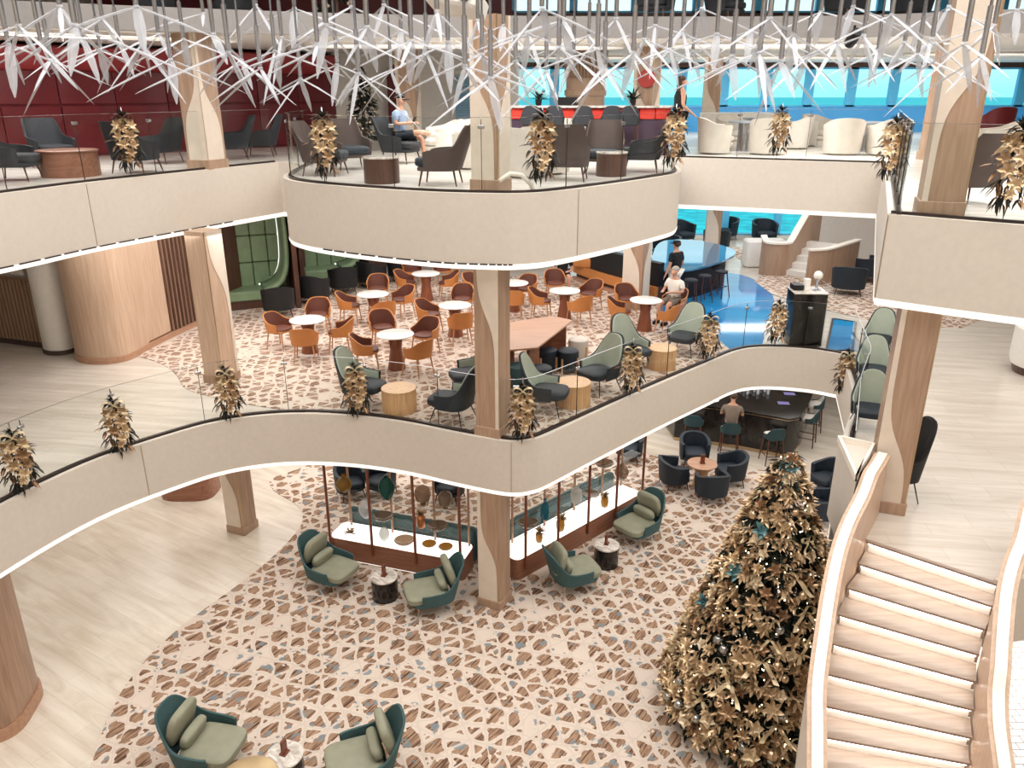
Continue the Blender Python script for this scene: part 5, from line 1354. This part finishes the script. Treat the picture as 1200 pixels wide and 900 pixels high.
# ================= chandelier =================
def blade(m, d, L, w):
    d = Vector(d).normalized(); s = d.cross(Vector((0,0,1))).normalized(); n = s.cross(d)
    vs = [] ; st = [(0,.35),(.12,.8),(.45,1),(.8,.62),(1,.12)]; fs = []
    for f, k in st:
        c = d*L*f - Vector((0,0,1))*L*.05*f*f
        for (a, b) in ((1,0),(0,.55),(-1,0),(0,-.55)): vs.append(c + s*w*k*a + n*w*k*b)
    for i in range(len(st)-1):
        for j in range(4): fs.append((i*4+j, i*4+(j+1)%4, i*4+4+(j+1)%4, i*4+4+j))
    fs += [(3,2,1,0), tuple(range(len(st)*4-4, len(st)*4))]
    m.add(vs, fs)
def pendant(seed):
    rnd = random.Random(seed)
    def f():
        t = thing('glass_pendant', '', 'light'); 
        m = MB(); a0 = rnd.uniform(0, PI)
        for k in range(4):
            a = a0 + k*PI/2 + rnd.uniform(-.35,.35); e = rnd.uniform(-.75,-.2) if k else rnd.uniform(-1.25,-.8)
            blade(m, (math.cos(a)*math.cos(e), math.sin(a)*math.cos(e), math.sin(e)), rnd.uniform(.5,.95) if k else rnd.uniform(.3,.42), .019 if k else .042)
        m.blob((0,0,0), (.05,.05,.04), 1, 1, 10, 6)
        m.build('crystal_blades', M['crystal'], t, smooth=False)
        MB().tube([(0,0,.02),(0,0,4.9)], .011, 8).build('rod', M['chrome'], t)
        MB().cyl(0, 0, .02, .34, .02, None, 10).build('rod_sleeve', M['steel'], t)
        return t
    return f
ND = [(48,50),(98,46),(88,30),(140,50),(166,52),(215,46),(268,62),(305,80),(352,92),(300,6),(238,16),(395,76),(430,32),(458,82),(500,62),(545,78),(575,92),(604,72),(512,14),(635,10),(690,42),(672,66),(742,62),(768,30),(822,10),(858,66),(890,62),(945,68),(902,22),(800,36),(1000,8),(1045,18),(1082,22),(1130,52),(1092,46),(1192,12),(22,30),(120,22),(186,40),(330,44),(372,52),(412,8),(470,36),(560,24),(722,22),(962,14),(1112,8),(70,8),(160,8),(250,40),(1165,30),(1012,42),(930,42),(640,84),(708,78),(785,58),(10,52),(450,6),(345,10),(590,30),(660,24),(980,50),(1060,50),(840,40),(60,70),(118,60),(200,70),(283,70),(322,60),(420,86),(482,48),(525,50),(565,64),(620,40),(655,56),(700,58),(755,46),(812,60),(880,36),(915,72),(1028,62),(1075,64),(1150,66),(382,30)]
zones = [(200,'before the red wall'),(400,'between red wall and small tree'),(560,'above the seated person in a cap'),(620,'before the central column'),(780,'above the upper bar'),(1050,'before the right sea windows'),(1300,'around the large right column')]
ORD = 'leftmost,second,third,fourth,fifth,sixth,seventh,eighth,ninth,tenth,eleventh,twelfth,thirteenth,fourteenth,fifteenth,sixteenth,seventeenth,eighteenth,nineteenth,twentieth,twenty-first'.split(',')
def rank(px, py):
    lo = max([m_ for m_, l in zones if px >= m_] or [0]); hi = min(m_ for m_, l in zones if px < m_)
    k = sorted(n for n in ND if lo <= n[0] < hi).index((px, py)); return ORD[k] + (' from left' if k else '')
groups = {s: [] for s in range(5)}
rr_ = random.Random(5)
for i, (px, py) in enumerate(ND):
    Y = rr_.uniform(6.0, 9.0); x, y, z = atY(px, py, Y)
    zn = next(l for m_, l in zones if px < m_)
    groups[i % 5].append((x, y, z, rr_.uniform(0, 2*PI), 'crystal starburst pendant hanging %s, %s' % (zn, rank(px, py)), rr_.uniform(.85, 1.1)))
for s, pl in groups.items():
    for o in spread(pendant(40+s), pl, 'pendant light', None): o['group'] = 'crystal pendants ' + o['label'].split('hanging ')[1].split(',')[0]
# projector and spotlight under the third deck
x, y, z = atY(535, 2, 9.5)
t = thing('projector', 'white projector hanging at the top centre among the crystal rods', 'projector', (x, y, z), R(-15)); t.rotation_euler = (R(-18), R(10), R(-20))
MB().rbox(0, 0, 0, .62, .42, .2, .05).build('body', M['white'], t); g = MB()
for k in range(7): g.box(-.2+.04*k, -.212, 0, .018, .02, .12)
g.build('vent', M['blackmetal'], t); MB().lathe([(.06,0),(.07,.05)], 20, M=Matrix.Translation((.18,-.2,0)) @ Matrix.Rotation(PI/2, 4, 'X')).build('lens', M['blackmetal'], t); MB().cyl(0, 0, .1, 4.2, .02).build('mount', M['steel'], t)
x, y, z = atY(1000, 44, 14.0)
t = thing('spotlight', 'black spotlight under the ceiling edge at right', 'spotlight', (x, y, z)); MB().lathe([(.09,-.16),(.1,.0),(.07,.16)], 20, M=Matrix.Rotation(R(60), 4, 'X')).build('head', M['blackmetal'], t); MB().cyl(0, 0, 0, max(.1, 9.85-z), .02).build('stem', M['blackmetal'], t)

# ================= ceiling coves =================
def cove(cx, cy, sx, sy, rz, lab, z=9.835):
    t = thing('cove_light', lab, 'ceiling light', (cx, cy, z), rz)
    el = lambda k, n=40: [(sx/2*k*sgp(math.cos(2*PI*i/n), .7), sy/2*k*sgp(math.sin(2*PI*i/n), .7)) for i in range(n)]
    a, b = el(1), el(.86); vs = [(p[0], p[1], 0) for p in a] + [(p[0], p[1], 0) for p in b]; n = 40
    MB().prism(el(1), -.004, .014).build('light_panel', M['cove'], t)
    MB().strip(el(1.01)+[el(1.01)[0]], -.05, .01, .05).build('rim', M['white'], t)
M['cove'] = emis('cove_glow', (1.0, .93, .84, 1), 1.6)
for i, (px, py, sx, sy, lab) in enumerate(((470,52,4.2,1.6,'oval ceiling light above the seated man'),(640,54,3.6,1.6,'oval ceiling light above the upper bar'),(905,52,4.6,2.0,'oval ceiling light above the white tub chairs'),(905,66,5.5,1.6,'long ceiling light near the upper sea windows'),(120,40,5,1.2,'long ceiling light in front of the red wall'),(1150,62,4,1.5,'ceiling light at the far right upper deck'),(700,66,4,1.4,'ceiling light behind the upper bar'))):
    x, y = at(px, py, 9.835) if False else ((px-600)*((9.835-EYE)/-(F*ST+(py-450)*CT)), (F*CT-(py-450)*ST)*((9.835-EYE)/-(F*ST+(py-450)*CT)))
    y = min(y, 28.5); x = (px-600)/(F*CT-(py-450)*ST)*y
    cove(x, y, sx, sy, R(40 if px < 200 else 0), lab)

# ================= light =================
def area(name, loc, sx, sy, power, color=(1, .975, .945), rot=(0, 0, 0)):
    l = bpy.data.lights.new(name, 'AREA'); l.shape = 'RECTANGLE'; l.size = sx; l.size_y = sy; l.energy = power; l.color = color
    o = bpy.data.objects.new(name, l); col.objects.link(o); o.location = loc; o.rotation_euler = rot; return o
KL = .95
area('atrium_fill', (0, 8, 14.1), 16, 14, 2250*KL)  # unseen overhead area light, added as fill for the atrium
area('lower_ceiling_fill', (-7, 17, 2.42), 5, 5, 150*KL); area('lower_ceiling_fill', (0, 19, 2.42), 9, 5, 270*KL); area('lower_ceiling_fill', (7, 19, 2.42), 5, 5, 110*KL); area('lower_ceiling_fill', (-9.5, 9, 2.42), 3, 8, 90*KL)
area('middle_ceiling_light', (-6.5, 16.5, 6.33), 5, 4, 170*KL); area('middle_ceiling_light', (-1, 19, 6.33), 8, 8, 420*KL); area('middle_ceiling_light', (7.5, 22, 6.33), 8, 7, 260*KL); area('middle_ceiling_light', (11, 12.5, 6.33), 9, 9, 260*KL)
area('upper_ceiling_light', (-9, 15.5, 9.8), 3, .5, 110*KL, rot=(0, 0, R(45))); area('upper_ceiling_light', (0, 17.5, 9.8), 6, .5, 200*KL); area('upper_ceiling_light', (8, 19, 9.8), 6, .5, 200*KL); area('upper_ceiling_light', (7, 11.5, 9.8) , 1, 3, 110*KL)
area('window_cove_light', (10, 28, 9.8), 16, .6, 260*KL); area('window_cove_light', (8, 28.5, 6.33), 10, 1, 160*KL)  # unseen strips, added to brighten the window mullions
area('lower_ceiling_fill', (9, 11, 2.42), 6, 4, 260*KL); area('stair_fill', (10, 3, 14.1), 6, 6, 420*KL)  # both unseen, added to lift the shaded mosaic beside the stairs
w = bpy.data.worlds.new('world'); bpy.context.scene.world = w; w.use_nodes = True
nt = w.node_tree; nt.nodes.clear()
N_ = lambda t_: nt.nodes.new('ShaderNode' + t_)
tc = N_('TexCoord'); sx_ = N_('SeparateXYZ'); rp = N_('ValToRGB'); bg = N_('Background'); ou = N_('OutputWorld'); nz = N_('TexNoise')
nt.links.new(tc.outputs['Generated'], sx_.inputs[0]); nt.links.new(sx_.outputs['Z'], rp.inputs[0]); nt.links.new(rp.outputs[0], bg.inputs[0]); nt.links.new(bg.outputs[0], ou.inputs[0])
e = rp.color_ramp.elements; e[0].position = 0; e[0].color = srgb(160, 236, 238); e[1].position = .07; e[1].color = srgb(226, 246, 246)
bg.inputs[1].default_value = 1.2
sc = bpy.context.scene
sc.view_settings.view_transform = 'Standard'; sc.view_settings.look = 'None'; sc.view_settings.exposure = .1; sc.view_settings.gamma = 1; sc.view_settings.use_curve_mapping = False
sc.cycles.max_bounces = 8; sc.cycles.diffuse_bounces = 4; sc.cycles.glossy_bounces = 3; sc.cycles.transmission_bounces = 2; sc.cycles.transparent_max_bounces = 16
sc.cycles.caustics_reflective = False; sc.cycles.caustics_refractive = False; sc.cycles.sample_clamp_indirect = 4
sc.cycles.use_denoising = True
